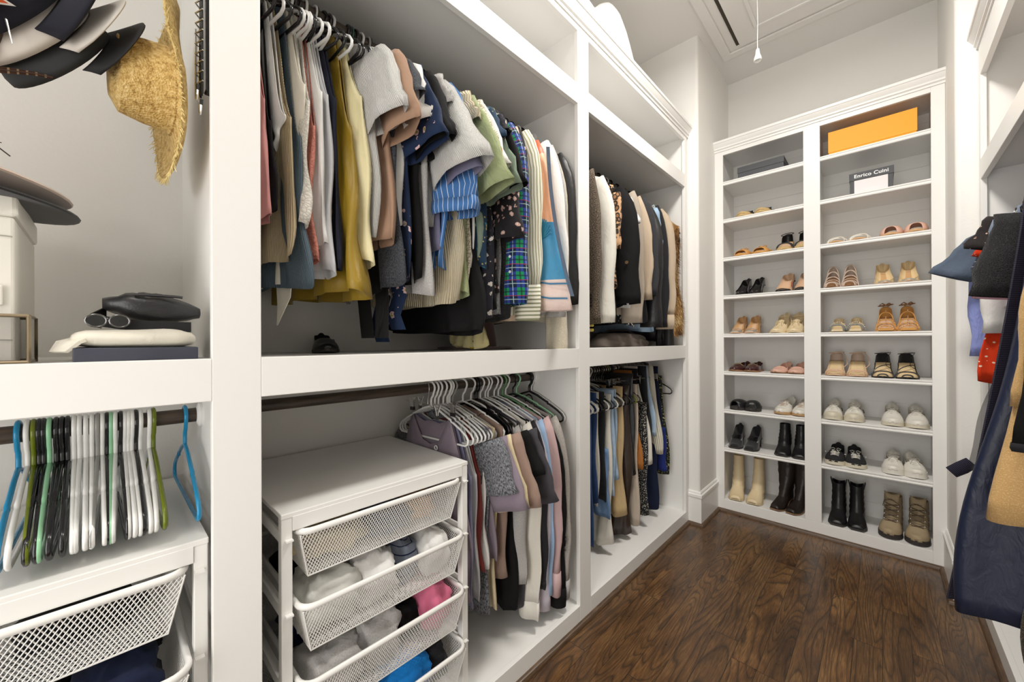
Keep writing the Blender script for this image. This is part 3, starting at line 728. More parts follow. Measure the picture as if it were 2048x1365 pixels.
G('tank_top', 'top', 'pale grey sleeveless top with a long folded hem', .425, 'lgrey', 1.49, 'white', 'pale grey sleeveless top', P=dict(TANK, hw=.215))
G('tank_top', 'top', 'dark navy V-neck sleeveless top next to the mustard one', .447, 'navy', 1.51, 'black', 'navy V-neck top', P=dict(TANK, nf=.26, hw=.215))
G('blouse', 'blouse', 'mustard yellow satin camisole dress with a double hem', .485, 'mustard', 1.435, 'white', 'mustard satin dress', P=dict(TANK, arm=.26, hw=.25, th=.02, A=.012, nf=.24, flare=.02))
G('camisole', 'top', 'pale yellow satin camisole with layered hems', .520, 'lemon', 1.53, 'black', 'pale yellow camisole', P=dict(TANK, arm=.16, strap=.10, hw=.235, th=.02, A=.010, nf=.26))
G('t_shirt', 't-shirt', 'white rib-knit t-shirt behind the pale yellow camisole', .548, 'whiterib', 1.62, 'white', 'white rib-knit t-shirt', P=T_(slv=.20, r1=.085), collar=('crew', 'whiterib'))
G('t_shirt', 't-shirt', 'tan jersey t-shirt with loosely rolled sleeves', .590, 'tan', 1.60, 'black', 'tan t-shirt', P=T_(slv=.22, r0=.09, r1=.085, hw=.235, th=.02), collar=('crew', 'tan'))
G('sweater', 'sweater', 'charcoal heather top showing its hem below the tan t-shirt', .622, 'charheather', 1.48, 'black', 'charcoal heather top', P=T_(slv=.12, hw=.23, A=.01))
G('t_shirt', 't-shirt', 'white t-shirt with a frilled sleeve beside the tan one', .645, 'white', 1.66, 'white', 'frill-sleeved white t-shirt', P=T_(slv=.18, r1=.07, hw=.20, wr=2, A=.008))
def ties(t):
    M_ = F['navyfloral']
    for k, (x, L) in enumerate(((.14, .16), (.06, .20))):
        MB().strip([(x, 0, t_h+.03), (x+.01, .01, t_h-.05), (x-.004, -.004, t_h-L*.7), (x+.012, .004, t_h-L)], (.055, .012, 0), .0018).build('tie', M_, t, world=False, angle=60)
t_h = 1.50-ZR2
G('blouse', 'blouse', 'navy wrap blouse printed with small pink flowers, ties hanging', .668, 'navyfloral', 1.50, 'black', 'navy flowered blouse', P=T_(slv=.24, r0=.08, r1=.095, hw=.22), extra=ties, collar=('shirt', 'navyfloral'))
G('t_shirt', 't-shirt', 'plain black t-shirt behind the navy flowered blouse', .705, 'black', 1.50, 'black', 'plain black t-shirt', P=T_(slv=.23, hw=.22), collar=('crew', 'black'))
G('shirt', 'shirt', 'light grey shirt with a grey denim hem band', .735, 'lheather', 1.46, 'white', 'light grey shirt', P=T_(slv=.10, hw=.235, th=.018, A=.01))
def card(t):
    MB().box(.16, .165, -.02, .02, -.33, -.21).build('care_label', F['tan'], t, world=False, smooth=False)
G('t_shirt', 't-shirt', 'bright white ribbed t-shirt with a wide flared sleeve', .760, 'whiterib', 1.70, 'green', 'flared-sleeve white t-shirt', P=T_(slv=.30, r0=.085, r1=.115, out=.11, hw=.21, fo=.12), extra=card, collar=('crew', 'whiterib'))
G('t_shirt', 't-shirt', 'lilac-grey t-shirt peeking out under the flared white sleeve', .785, 'lilacgrey', 1.62, 'black', 'lilac-grey t-shirt', P=T_(slv=.31, r1=.09, hw=.21))
G('blouse', 'blouse', 'blue and white pinstriped blouse with a puffed sleeve', .812, 'bluestripe', 1.56, 'black', 'blue striped blouse', P=T_(slv=.36, r0=.08, r1=.105, out=.08, hw=.225, A=.012, flat=.42, th=.02), cuff=(.04, 'bluestripe'))
G('knitted_blouse', 'top', 'cream rib-knit top with a wide flared hem', .850, 'creamrib', 1.44, 'white', 'cream rib-knit top', P=T_(slv=.10, hw=.24, th=.02, A=.012, flare=.01))
G('blouse', 'blouse', 'sage green textured blouse with a pointed sleeve', .882, 'sage', 1.47, 'black', 'sage green blouse', P=T_(slv=.33, r0=.09, r1=.10, out=.10, hw=.235, th=.02), collar=('shirt', 'sage'))
G('knitted_blouse', 'top', 'cream crochet top with gold knitted cuffs', .915, 'crochet', 1.52, 'grey', 'cream crochet top', P=T_(slv=.19, r0=.08, r1=.075, out=.09, hw=.21), cuff=(.045, 'gold'))
G('t_shirt', 't-shirt', 'white t-shirt behind the cream crochet top', .938, 'white', 1.56, 'white', 'second white t-shirt along', P=T_(slv=.24, r1=.09, hw=.21))
G('blouse', 'blouse', 'teal and gold paisley blouse with a shirt collar', .960, 'paisley', 1.58, 'white', 'teal paisley blouse', P=T_(slv=.12, hw=.245, th=.02), collar=('shirt', 'paisley'))
G('blouse', 'blouse', 'grey-sage blouse with a ruffled sleeve end', .982, 'sage2', 1.58, 'black', 'ruffle-sleeved grey-sage blouse', P=T_(slv=.30, r0=.07, r1=.085, A=.014, hw=.215))
G('dress', 'dress', 'black dress with small white flowers, its skirt in front of the grey knit', 1.003, 'bigfloral', 1.39, 'black', 'black and white floral dress', P=T_(slv=.08, hw=.235, A=.01))
G('t_shirt', 't-shirt', 'black t-shirt with a smooth draped sleeve by the ditsy floral blouse', 1.024, 'black', 1.42, 'black', 'drape-sleeved black t-shirt', P=T_(slv=.28, r1=.08, hw=.225))
G('blouse', 'blouse', 'black ditsy-floral blouse with a ruffled sleeve', 1.048, 'blackfloral', 1.50, 'green', 'black ditsy-floral blouse', P=T_(slv=.44, r0=.06, r1=.085, out=.075, hw=.22, A=.012), collar=('shirt', 'blackfloral'))
G('sweater', 'sweater', 'mid-grey heather knitted sweater left of the plaid shirt', 1.072, 'gheather', 1.43, 'white', 'grey heather sweater', P=LS(slv=.72, r0=.055, r1=.05, out=-.01, hw=.20))
G('lace_blouse', 'top', 'black lace top squeezed against the plaid shirt', 1.098, 'blacklace', 1.39, 'grey', 'black lace top', P=LS(slv=.60, r0=.05, out=.01, hw=.23, A=.008))
def sh_buttons(t):
    for k in range(2):
        MB().lathe([(.0005, .0), (.0055, .0), (.0055, .0025), (.0005, .0028)], (0, 0, 0), 12, ax=1).build('button', HM['white'], t, world=False).location = (.236, -.040, -.70-.06*k)
G('plaid_shirt', 'shirt', 'blue and green plaid flannel shirt with a red line', 1.128, 'plaid', 1.50, 'white', 'plaid flannel shirt', P=LS(slv=.68, r0=.08, r1=.062, out=.055, flat=.5), collar=('shirt', 'plaid'), extra=sh_buttons)
G('cardigan', 'cardigan', 'beige cardigan between the plaid shirt and a dark floral one', 1.158, 'beige', 1.45, 'white', 'beige cardigan', P=LS(slv=.60, out=.015))
G('blouse', 'blouse', 'black floral blouse with orange blooms right of the beige cardigan', 1.182, 'blackfloral', 1.45, 'green', 'orange-bloomed black blouse', P=LS(slv=.50, out=.02), collar=('crew', 'blackfloral'))
G('blouse', 'blouse', 'cream and olive striped blouse with a tied cuff', 1.218, 'creamstripe', 1.42, 'black', 'cream striped blouse', P=LS(slv=.60, r0=.082, r1=.062, out=.055, flat=.45), cuff=(.14, 'creamhstripe'))
G('cardigan', 'cardigan', 'nude thin cardigan beside the striped blouse', 1.252, 'nude', 1.40, 'black', 'nude thin cardigan', P=LS(slv=.66, out=.03))
orange = fab('printed satin', srgb(240, 178, 138), 'grad', c3=[(0., srgb(222, 84, 36)), (.07, srgb(240, 178, 138)), (.38, srgb(30, 142, 190)), (.635, srgb(236, 214, 206)), (1.0, srgb(236, 214, 206))], rough=.5)
def satin_trim(t):
    P = [(.275+.02*v+.09*v*v, -.012, -.21-.64*v) for v in [k/10 for k in range(11)]]
    MB().strip(P, (.012, .010, 0), .002).build('edge_band', F['slate'], t, world=False, angle=60)
    mb = MB(); 
    for k in range(13):
        a = math.radians(-78+k*13); mb.tube([(.262, -.036, -.60), (.262+.040*math.sin(a), -.038, -.60+.080*math.cos(a))], .0032, 5)
    mb.build('shell_motif', plain('cyan print', srgb(40, 132, 166), .6), t, world=False)
    for z in (-.80, -.86): MB().strip([(.225, -.042, z+.02), (.30, -.046, z+.004), (.375, -.036, z)], (0, 0, .007), .002).build('stripe', plain('blue stripe', srgb(60, 120, 160), .6), t, world=False)
G('satin_shirt', 'shirt', 'peach and turquoise satin shirt with an orange yoke and navy edging', 1.295, orange, 1.44, 'white', 'peach and turquoise shirt', P=LS(slv=.70, r0=.065, r1=.085, out=.04, bend=.09, flat=.40), extra=satin_trim)
G('shirt', 'shirt', 'white button-up shirt near the far end of the rod', 1.345, 'white', 1.44, 'black', 'far white button-up shirt', P=LS(slv=.58, r0=.08, r1=.060, out=.075, bend=.03, flat=.45), cuff=(.07, 'white'), collar=('shirt', 'white'))
G('sweatshirt', 'sweatshirt', 'grey sweatshirt half hidden behind the white button-up shirt', 1.385, 'lheather', 1.42, 'black', 'half-hidden grey sweatshirt', P=LS(slv=.66, out=.07, flat=.4), cuff=(.06, 'lheather'))
G('jacket', 'jacket', 'oatmeal knitted jacket near the end of the upper rod', 1.425, 'camelknit', 1.40, 'white', 'oatmeal jacket', P=LS(slv=.88, r0=.07, r1=.05, out=.045), cuff=(.05, 'camelknit'))
G('jacket', 'jacket', 'thin black jacket, last on the upper rod of the middle bay', 1.462, 'black2', 1.40, 'black', 'last black jacket', P=LS(slv=.66, out=.06, bend=.03))
G('skirt', 'skirt', 'long black skirt hanging lowest among the tops', .93, 'black', 1.34, None, '', P=dict(sw=.20, hw=.26, tube=.45, th=.03, A=.012, nk=.02, nf=0, nb=0, slope=-.01))
hanger('black', .93, 'black plastic hanger carrying the long black skirt', z=ZR2, group=HGU)
G('scarf_top', 'top', 'lemon-print top dangling below the plaid shirt', 1.112, 'lemonprint', 1.28, None, '', P=dict(sw=.05, hw=.09, tube=.78, th=.022, A=.012, nk=.02, nf=0, nb=0))
G('dress', 'dress', 'black tie-waist dress with two long sash ends', .62, 'black', 1.46, 'black', 'black tie-waist dress', P=dict(TANK, hw=.16),
  extra=lambda t: [MB().strip([(x, 0, -.80), (x+dx*.4, .008, -.90), (x+dx, 0, -1.02)], (.052, .01, 0), .002).build('sash', F['black2'], t, world=False, angle=60) for x, dx in ((.13, .01), (.02, .05))])
def tail(t):
    MB().strip([(.10, 0, -.84), (.09, .004, -.92), (.06, 0, -.985)], [(.09, 0, 0), (.07, 0, .02), (.004, 0, 0)], .002).build('hem_point', F['ivory'], t, world=False, angle=60)
G('blouse', 'blouse', 'ivory blouse with a pointed hem hanging below the mustard dress', .36, 'ivory', 1.47, 'white', 'point-hemmed ivory blouse', P=dict(TANK, hw=.16), extra=tail)
# spare empty hangers bunched between the garments
rr = random.Random(3)
for k, (y, c, s) in enumerate(((.40, 'black', 'between the pale grey and navy tops'), (.375, 'white', 'beside the cream lace top'), (.43, 'white', 'just before the navy V-neck top'),
      (.46, 'black', 'tilted out over the mustard dress'), (.50, 'black', 'between the mustard and pale yellow pieces'), (.56, 'black', 'between the white rib-knit and tan t-shirts'), (.575, 'teal', 'in front of the tan t-shirt'), (.63, 'grey', 'behind the charcoal heather top'))):
    hanger(c, y, 'empty %s plastic hanger %s' % (c, s), z=ZR2, rz=rr.uniform(-.12, .12), group=HGU)

# things lying at the back of the middle shelf
t = thing('felt_hat', 'dark felt hat lying on the shelf behind the hanging tops', 'hat', (-1.40, 1.22, 1.2645))
MB().lathe([(.001, .15), (.05, .148), (.085, .13), (.095, .07), (.10, .02), (.10, .008)], (-1.40, 1.22, 1.2645), 28, caps=(True, False)).build('crown', plain('brown felt', srgb(86, 66, 60), .95, sheen=.3), t)
MB().lathe([(.098, .012), (.16, .006), (.18, .010), (.18, .004), (.16, .0), (.098, .004)], (-1.40, 1.22, 1.2645), 28).build('brim', plain('brown felt', srgb(86, 66, 60), .95), t)

# ------------------------------------------------------------------ far bay, upper rod: jackets and coats
GJ = 'jackets and coats on the far upper rod'; HGJ = 'hangers on the far upper rod'
def J(*a, **k): k['grp'] = GJ; k['hgrp'] = HGJ; return G(*a, **k)
def btn(n, x, y0, z0, dz, mat, r=.007):
    def f(t):
        for k in range(n):
            MB().lathe([(.0005, -.002), (r, -.002), (r*.9, .003), (.0005, .004)], (0, 0, 0), 12, ax=1).build('button', mat, t, world=False).location = (x, y0, z0-dz*k)
    return f
goldm = plain('gold metal', (.75, .52, .28), .25, 1)
J('blazer', 'blazer', 'brown tweed blazer at the near end of the coat rod', 1.725, 'tweed', 1.41, 'black', 'brown tweed blazer', P=LS(slv=.74, r0=.08, r1=.06, out=.03, hw=.23, th=.025, flat=.45), collar=('blazer', 'tweed'), extra=btn(4, .225, -.030, -.80, .018, HM['black']))
J('blazer', 'blazer', 'ivory blazer with long smooth sleeves', 1.83, 'offwhite', 1.44, 'black', 'ivory blazer', P=LS(slv=.73, r0=.085, r1=.065, out=.045, hw=.23, th=.025, flat=.45), collar=('blazer', 'offwhite'))
J('tank_top', 'top', 'black sleeveless top beside the ivory blazer', 1.935, 'black', 1.42, 'black', 'black sleeveless top in the coat bay', P=dict(TANK, hw=.23))
J('blouse', 'blouse', 'leopard-print blouse between black pieces', 1.975, 'leopard', 1.6, 'black', 'leopard-print blouse', P=T_(slv=.3, r0=.06, r1=.06, out=.04, ang=.05), collar=('shirt', 'leopard'))
J('blazer', 'blazer', 'black blazer with turned-up cuffs and a gold button', 2.03, 'black', 1.50, 'black', 'gold-buttoned black blazer', P=LS(slv=.62, r0=.09, r1=.085, out=.07, hw=.23, th=.025, flat=.5), collar=('blazer', 'black'), extra=btn(1, .275, -.052, -.60, .02, goldm, .010))
J('shirt', 'shirt', 'white top hemmed below the gold-buttoned black blazer', 2.09, 'white', 1.50, 'white', 'white top in the coat bay', P=T_(slv=.15, hw=.24, ang=.05, r0=.06))
J('coat', 'coat', 'greige wool cardigan coat', 2.16, 'taupe', 1.47, 'black', 'greige wool coat', P=LS(slv=.72, r0=.085, r1=.065, out=.05, hw=.23, th=.025, flat=.45))
J('blouse', 'blouse', 'black and white patterned blouse beside the greige coat', 2.21, 'bwprint', 1.40, 'black', 'black and white patterned blouse', P=LS(slv=.4, out=.03), collar=('shirt', 'bwprint'))
J('jacket', 'jacket', 'blush suede jacket with a frilled cuff', 2.25, 'beigecoat', 1.6, 'white', 'blush suede jacket', P=LS(slv=.58, r0=.08, r1=.06, out=.07, flat=.4, A=.009))
J('trench_coat', 'coat', 'charcoal trench coat with a pointed front', 2.31, 'charwool', 1.42, 'black', 'charcoal trench coat', P=LS(slv=.55, r0=.085, r1=.07, out=.07, hw=.24, th=.03, flat=.45), collar=('blazer', 'charwool'))
J('leather_jacket', 'jacket', 'black leather jacket with shiny sleeves', 2.40, 'leather', 1.42, 'black', 'black leather jacket', P=LS(slv=.74, r0=.085, r1=.065, out=.06, flat=.5, th=.025), collar=('shirt', 'leather'))
J('shirt', 'shirt', 'grey dotted chiffon shirt with an open collar', 2.455, 'greyprint', 1.5, 'white', 'grey dotted shirt', P=LS(slv=.55, out=.05), collar=('shirt', 'lgrey'))
J('coat', 'coat', 'dark grey wool coat next to the beige one', 2.50, 'dchar', 1.43, 'black', 'dark grey wool coat', P=LS(slv=.74, r0=.085, r1=.065, out=.06, flat=.5, th=.028))
J('coat', 'coat', 'beige shirt-jacket with button cuffs', 2.575, 'beigecoat', 1.42, 'black', 'beige shirt-jacket', P=LS(slv=.66, r0=.085, r1=.060, out=.08, flat=.45), cuff=(.09, 'beigecoat'), collar=('shirt', 'ljean'))
J('t_shirt', 't-shirt', 'indigo t-shirt with a boxy sleeve by the fur', 2.63, fab('indigo', srgb(44, 40, 100)), 1.6, 'black', 'indigo t-shirt', P=T_(slv=.24, r0=.075, r1=.08, out=.06, ang=.12))
J('jacket', 'jacket', 'black padded jacket lowest in the coat bay', 2.665, 'black2', 1.30, 'black', 'black padded jacket', P=LS(slv=.9, r0=.07, r1=.06, out=.04))
J('denim_jacket', 'jacket', 'light denim jacket whose hem shows under the leather sleeve', 2.44, 'ljean', 1.37, 'black', 'light denim jacket', P=LS(slv=.25, hw=.22))
# fur gilet
def fur_coat():
    t = thing('fur_gilet', 'shaggy brown and cream fur gilet against the far panel', 'gilet', (XRD, 2.745, ZR2), 0, GJ)
    P = dict(hem=1.33-ZR2, sw=.275, hw=.285, th=.045, arm=.05, A=.014, N=56, M=24)
    m, tt, b = nt('fur'); b.inputs['Roughness'].default_value = .8
    n = noise(tt, mapping(tt, objco(tt), (1, 1, .5)), 16, 4, .6)
    link(tt, ramp(tt, n, [(.3, srgb(66, 44, 26)), (.47, srgb(150, 108, 58)), (.6, srgb(196, 164, 110)), (.75, srgb(222, 206, 168))]), b.inputs['Base Color'])
    mb = body_mb(P, 4); base = list(zip(mb.f, [None]*len(mb.f))); rnd = random.Random(9); V = mb.v[:]
    body = mb.build('body', m, t, world=False, angle=180)
    tuft = MB()
    for q, _ in base:
        c = sum((Vector(V[i]) for i in q), Vector())/len(q); nn = (Vector(V[q[1]])-Vector(V[q[0]])).cross(Vector(V[q[3]])-Vector(V[q[0]]))
        if nn.length < 1e-9: continue
        nn.normalize()
        if nn.dot(Vector((c.x, c.y*3, 0))) < 0: nn = -nn
        for k in range(9):
            p = Vector(V[q[0]]).lerp(Vector(V[q[1]]), rnd.random()).lerp(Vector(V[q[3]]).lerp(Vector(V[q[2]]), rnd.random()), rnd.random())
            d = nn*rnd.uniform(.010, .026) + Vector((rnd.uniform(-.008, .008), rnd.uniform(-.006, .006), rnd.uniform(-.032, -.006)))
            s = d.cross(nn); s = (s.normalized() if s.length > 1e-6 else Vector((1, 0, 0)))*.0016
            tuft.add([p-s, p+s, p+d*.6+s*.6, p+d], [(0, 1, 2), (0, 2, 3)])
    tuft.build('fur_pile', m, t, world=False, angle=180)
    hanger('black', 2.745, 'black plastic hanger holding the fur gilet', z=ZR2, group=HGJ)
fur_coat()
# folded things standing behind/below the coats on the middle shelf
def loose_bag(name, label, cat, loc, size, mat, rz=0):
    t = thing(name, label, cat, loc, rz); a, b, h = size
    rings = []
    for k in range(11):
        v = k/10; s = (1-.35*v**2)*(1 if k < 10 else .6); rings.append([(a*s*sgp(math.cos(2*PI*i/24), .55)+.006*math.sin(3*v*5+i), b*s*sgp(math.sin(2*PI*i/24), .6), h*v) for i in range(24)])
    MB().loft(rings, True, (True, True)).build('body', mat, t, world=False, angle=180)
    return t
t = loose_bag('duffel_bag', 'grey-brown suede bag lying on the shelf under the coats', 'bag', (-1.22, 2.30, 1.2655), (.10, .30, .085), plain('grey suede', srgb(110, 100, 92), .9, bumps=(60, .3, .003)))
MB().tube([(-.05, -.2, .07), (-.02, -.1, .10), (.02, .05, .105), (.03, .16, .07)], .007, 8).build('handle', plain('dark strap', (.02, .018, .016), .5), t, world=False)
t = thing('folding_rack', 'yellow plastic organiser standing at the near end of the coat shelf', 'organiser', (-1.12, 1.72, 1.2655))
ym = plain('mustard plastic', srgb(190, 168, 70), .5)
MB().box(-.03, .03, -.05, .05, .085, .10).box(-.03, .03, -.05, .05, .11, .122).build('top_slab', ym, t, world=False, smooth=False, bevel=.003)
MB().box(-.02, .02, -.03, .0, 0, .085).build('leg', ym, t, world=False, smooth=False, bevel=.003)
k = MB().lathe([(.001, 0), (.009, 0), (.009, .012), (.001, .014)], (0, 0, 0), 12, ax=0).build('knob', ym, t, world=False); k.location = (.02, -.01, .035)

# ------------------------------------------------------------------ wire-mesh drawer units
def wires(mb, P00, P10, P11, P01, pitch=.0085, wd=.0011, slope=.62):
    """expanded-metal mesh between four corners (bottom-left, bottom-right, top-right, top-left)"""
    P00, P10, P11, P01 = map(Vector, (P00, P10, P11, P01))
    W = max((P10-P00).length, (P11-P01).length); H = (P01-P00).length
    nrm = (P10-P00).cross(P01-P00).normalized()*wd
    def P(s, t):
        u, v = s/W, t/H; return P00*(1-u)*(1-v) + P10*u*(1-v) + P11*u*v + P01*(1-u)*v
    for d in (1, -1):
        c = -H*slope if d > 0 else 0.
        while c < (W if d > 0 else W+H*slope):
            # s = c + d*slope*t
            t0, t1 = 0., H
            if d > 0:
                if c < 0: t0 = -c/slope
                if c + slope*H > W: t1 = (W-c)/slope
            else:
                if c > W: t0 = (c-W)/slope
                if c - slope*H < 0: t1 = c/slope
            if t1 - t0 > .002:
                a, b = P(c+d*slope*t0, t0), P(c+d*slope*t1, t1); k = (b-a).normalized().cross(nrm).normalized()*wd
                off = nrm*(.5*d)
                v = []
                for p in (a, b): v += [p-k+off, p+nrm*.7+off, p+k+off, p-nrm*.7+off]
                mb.add(v, [(0, 1, 5, 4), (1, 2, 6, 5), (2, 3, 7, 6), (3, 0, 4, 7)])
            c += pitch
def rrect(x0, x1, y0, y1, r, z, n=5):
    pts = []
    for cx, cy, a0 in ((x1-r, y0+r, -90), (x1-r, y1-r, 0), (x0+r, y1-r, 90), (x0+r, y0+r, 180)):
        for k in range(n+1): a = math.radians(a0+90*k/n); pts.append((cx+r*math.cos(a), cy+r*math.sin(a), z))
    return pts
BASKET = []
def basket(label, x1, y0, y1, z, group):
    """x1: front edge; origin at centre of the rim"""
    D, H, Wy = .50, .128, y1-y0
    t = thing('wire_drawer', label, 'drawer', (x1-D/2, (y0+y1)/2, z), 0, group)
    if not BASKET:
        a, b = D/2, Wy/2; s = .028
        mb = MB(); P = rrect(-a, a, -b, b, .035, -.006); mb.tube(P, .0085, 8, closed=True, sq=.75)
        o1 = mb.build('rim', white_metal, None, angle=180)
        mb = MB(); tp = [(-a, -b), (a, -b), (a, b), (-a, b)]; bt = [(-a+s, -b+s), (a-s*.9, -b+s), (a-s*.9, b-s), (-a+s, b-s)]
        for k in range(4):
            p, q = tp[k], tp[(k+1) % 4]; pb, qb = bt[k], bt[(k+1) % 4]
            e = .004
            wires(mb, (*pb, -H), (*qb, -H), (q[0]*.985, q[1]*.985, -.012), (p[0]*.985, p[1]*.985, -.012))
        wires(mb, (*bt[0], -H), (*bt[1], -H), (*bt[2], -H), (*bt[3], -H))
        mb.tube([(*q, -H) for q in bt], .0022, 6, closed=True)
        for k in range(4): mb.tube([(*bt[k], -H), (tp[k][0]*.985, tp[k][1]*.985, -.012)], .0018, 5)
        o2 = mb.build('mesh_basket', white_metal, None, smooth=False)
        BASKET.extend([o1.data, o2.data]); bpy.data.objects.remove(o1); bpy.data.objects.remove(o2)
    for nm, d in zip(('rim', 'mesh_basket'), BASKET):
        o = bpy.data.objects.new(nm, d); C.objects.link(o); o.parent = t
    return t
def drawer_frame(label, x0, x1, y0, y1, z0, z1, runners):
    t = thing('drawer_frame', label, 'storage frame', ((x0+x1)/2, (y0+y1)/2, z0))
    wm = white_metal
    for x in (x0, x1-.026):
        for y in (y0, y1-.024): MB().box(x, x+.026, y, y+.024, z0, z1-.012).build('leg', wm, t, smooth=False, bevel=.002)
    MB().box(x0+.001, x1+.001, y0-.001, y1+.001, z1-.013, z1).build('top', wm, t, smooth=False, bevel=.002)
    for q in ((x1-.004, x1+.002, y0+.024, y1-.024), (x0, x0+.006, y0+.024, y1-.024)): MB().box(*q, z1-.045, z1-.010).build('rail', wm, t, smooth=False, bevel=.001)
    for y in (y0+.001, y1-.007):
        for zz in runners:
            m_ = MB().box(x0+.02, x1-.02, y, y+.006, zz-.030, zz-.004); yy = (y+.006, y+.022) if y < (y0+y1)/2 else (y-.016, y)
            m_.box(x0+.02, x1+.012, yy[0], yy[1], zz-.024, zz-.020); m_.build('runner', wm, t, smooth=False)
    return t
def crumple(name, label, cat, loc, size, mat, seed, rz=0, group=None, marks=None):
    t = thing(name, label, cat, loc, rz, group); rings = []; NU, NV = 30, 16
    for j in range(NV+1):
        a = PI*j/NV; ring = []
        for i in range(NU):
            b = 2*PI*i/NU; d = Vector((math.sin(a)*math.cos(b), math.sin(a)*math.sin(b), math.cos(a)))
            p = Vector((sgp(d.x, .6)*size[0], sgp(d.y, .6)*size[1], sgp(d.z, .8)*size[2]))
            q = d*2.1 + Vector((seed*3.1, seed*1.7, 0))
            n = mnoise.noise(q)*.55 + abs(mnoise.noise(q*2.3))*.5 - .2
            q2 = Vector((d.x*1.2, d.y*4.5, d.z*1.2+seed)); n += mnoise.noise(q2)*.28
            p *= 1 + n*.42; p.z = max(p.z, -size[2]*.9); ring.append((p.x, p.y, p.z+size[2]*.9))
        rings.append(ring)
    MB().loft(rings, True).build('folds', F[mat] if isinstance(mat, str) else mat, t, world=False, angle=180)
    if marks: marks(t)
    return t
GB = 'wire drawers of the middle drawer unit'
UX0, UX1 = -1.565, -1.03
drawer_frame('white metal drawer frame standing in the middle bay below the low rod', UX0, UX1, .288, .858, .0915, .890, (.848, .669, .487, .305))
for n, (z, x1, w) in enumerate(((.842, -1.018, 'topmost'), (.665, -1.00, 'second'), (.482, -.995, 'third'), (.300, -.992, 'lowest'))):
    basket('white wire mesh drawer of the middle unit, %s from the top' % w if n < 3 else 'white wire mesh drawer of the middle unit, lowest one', x1, .323, .823, z, GB)
cc = [ # x, y, z, size, mat, label
 (-1.17, .44, .719, (.10, .10, .045), 'cream', 'cream garment bundled at the left of the topmost wire drawer'),
 (-1.15, .60, .719, (.09, .08, .040), 'chambray', 'chambray garment bundled mid-drawer in the topmost wire drawer'),
 (-1.15, .72, .719, (.09, .06, .043), fab('apricot', srgb(214, 170, 120)), 'apricot garment at the right of the topmost wire drawer'),
 (-1.35, .56, .719, (.12, .18, .045), 'lgrey', 'grey clothes at the back of the topmost wire drawer'),
 (-1.12, .41, .542, (.085, .085, .075), fab('white sock', srgb(214, 214, 208)), 'off-white sweater rolled at the left end of the second wire drawer'),
 (-1.12, .55, .542, (.08, .07, .075), 'white', 'knotted white t-shirt in the second wire drawer'),
 (-1.14, .66, .542, (.07, .05, .066), fab('grey navy stripe', srgb(132, 140, 156), 'hstripe', srgb(24, 34, 70), p=.03, c4=.15), 'blue-striped grey shirt in the second wire drawer'),
 (-1.11, .75, .542, (.075, .055, .072), 'white', 'white sleepwear at the right end of the second wire drawer'),
 (-1.35, .56, .542, (.12, .19, .05), 'black', 'black clothes at the back of the second wire drawer'),
 (-1.11, .42, .359, (.09, .085, .07), 'lheather', 'grey sweatpants at the left end of the third wire drawer'),
 (-1.12, .56, .359, (.09, .075, .078), 'lheather', 'light grey sweatshirt heaped mid-drawer in the third wire drawer'),
 (-1.13, .66, .359, (.06, .04, .06), 'black', 'black garment wedged in the third wire drawer'),
 (-1.12, .745, .359, (.09, .06, .085), fab('hot pink', srgb(222, 118, 150)), 'hot pink top at the right end of the third wire drawer'),
 (-1.35, .56, .359, (.12, .19, .05), fab('indigo blue', srgb(34, 48, 96)), 'indigo clothes at the back of the third wire drawer'),
 (-1.12, .43, .177, (.09, .09, .07), fab('zebra', (.02, .02, .02), 'hstripe', (.5, .5, .48), p=.018, c4=.35), 'black and white striped top in the lowest wire drawer'),
 (-1.11, .64, .177, (.09, .08, .085), fab('bright blue', srgb(20, 122, 200)), 'bright blue top in the lowest wire drawer'),
 (-1.12, .755, .177, (.085, .05, .07), 'dchar', 'charcoal garment at the right of the lowest wire drawer'),
 (-1.35, .56, .177, (.12, .19, .05), 'navy2', 'navy clothes at the back of the lowest wire drawer')]
def fishmark(t):
    MB().strip([(.055, -.045, .115), (.06, -.02, .13), (.055, .0, .125)], (.012, 0, -.012), .001).build('print', plain('lime print', srgb(190, 200, 50), .7), t, world=False)
for k, (x, y, z, s, m_, lb) in enumerate(cc): crumple('folded_garment', lb, 'clothing', (x, y, z), s, m_, k+1, rz=.3*math.sin(k*2.3))

# ------------------------------------------------------------------ middle bay, lower rod
GL = 't-shirts and sweatshirts on the low rod of the middle bay'; HGL = 'hangers on the low rod of the middle bay'
def Lw(*a, **k): k['grp'] = GL; k['hgrp'] = HGL; return G(*a, z=ZR1, **k)
TK = dict(arm=.16, strap=.12, sw=.20, hw=.215, nk=.10, nf=.15, nb=.06, th=.012)
def bowt(t):
    MB().tube([(.05+.008*math.cos(a), -.018, -.225+.008*math.sin(a)) for a in [PI*k/5 for k in range(10)]], .0025, 5, closed=True).build('charm', HM['white'], t, world=False)
Lw('tank_top', 'top', 'lavender tank top nearest the drawer unit, on the first white hanger', .905, 'lavender', .36, 'white', 'first lavender tank top', P=dict(TK, A=.01), extra=bowt)
Lw('tank_top', 'top', 'grey-lilac tank top just behind the lavender one', .930, 'lilacgrey', .33, 'white', 'grey-lilac tank top', P=dict(TK))
Lw('tank_top', 'top', 'pale blue-grey tank top third from the drawer unit', .952, 'lgrey', .35, 'white', 'pale blue-grey tank', P=dict(TK))
Lw('tank_top', 'top', 'burgundy tank top glimpsed among the white hangers', .972, 'darkred', .45, 'white', 'burgundy tank', P=dict(TK))
Lw('tank_top', 'top', 'white crochet-neck tank top among the white hangers', .990, 'white', .45, 'white', 'crochet-neck tank', P=dict(TK))
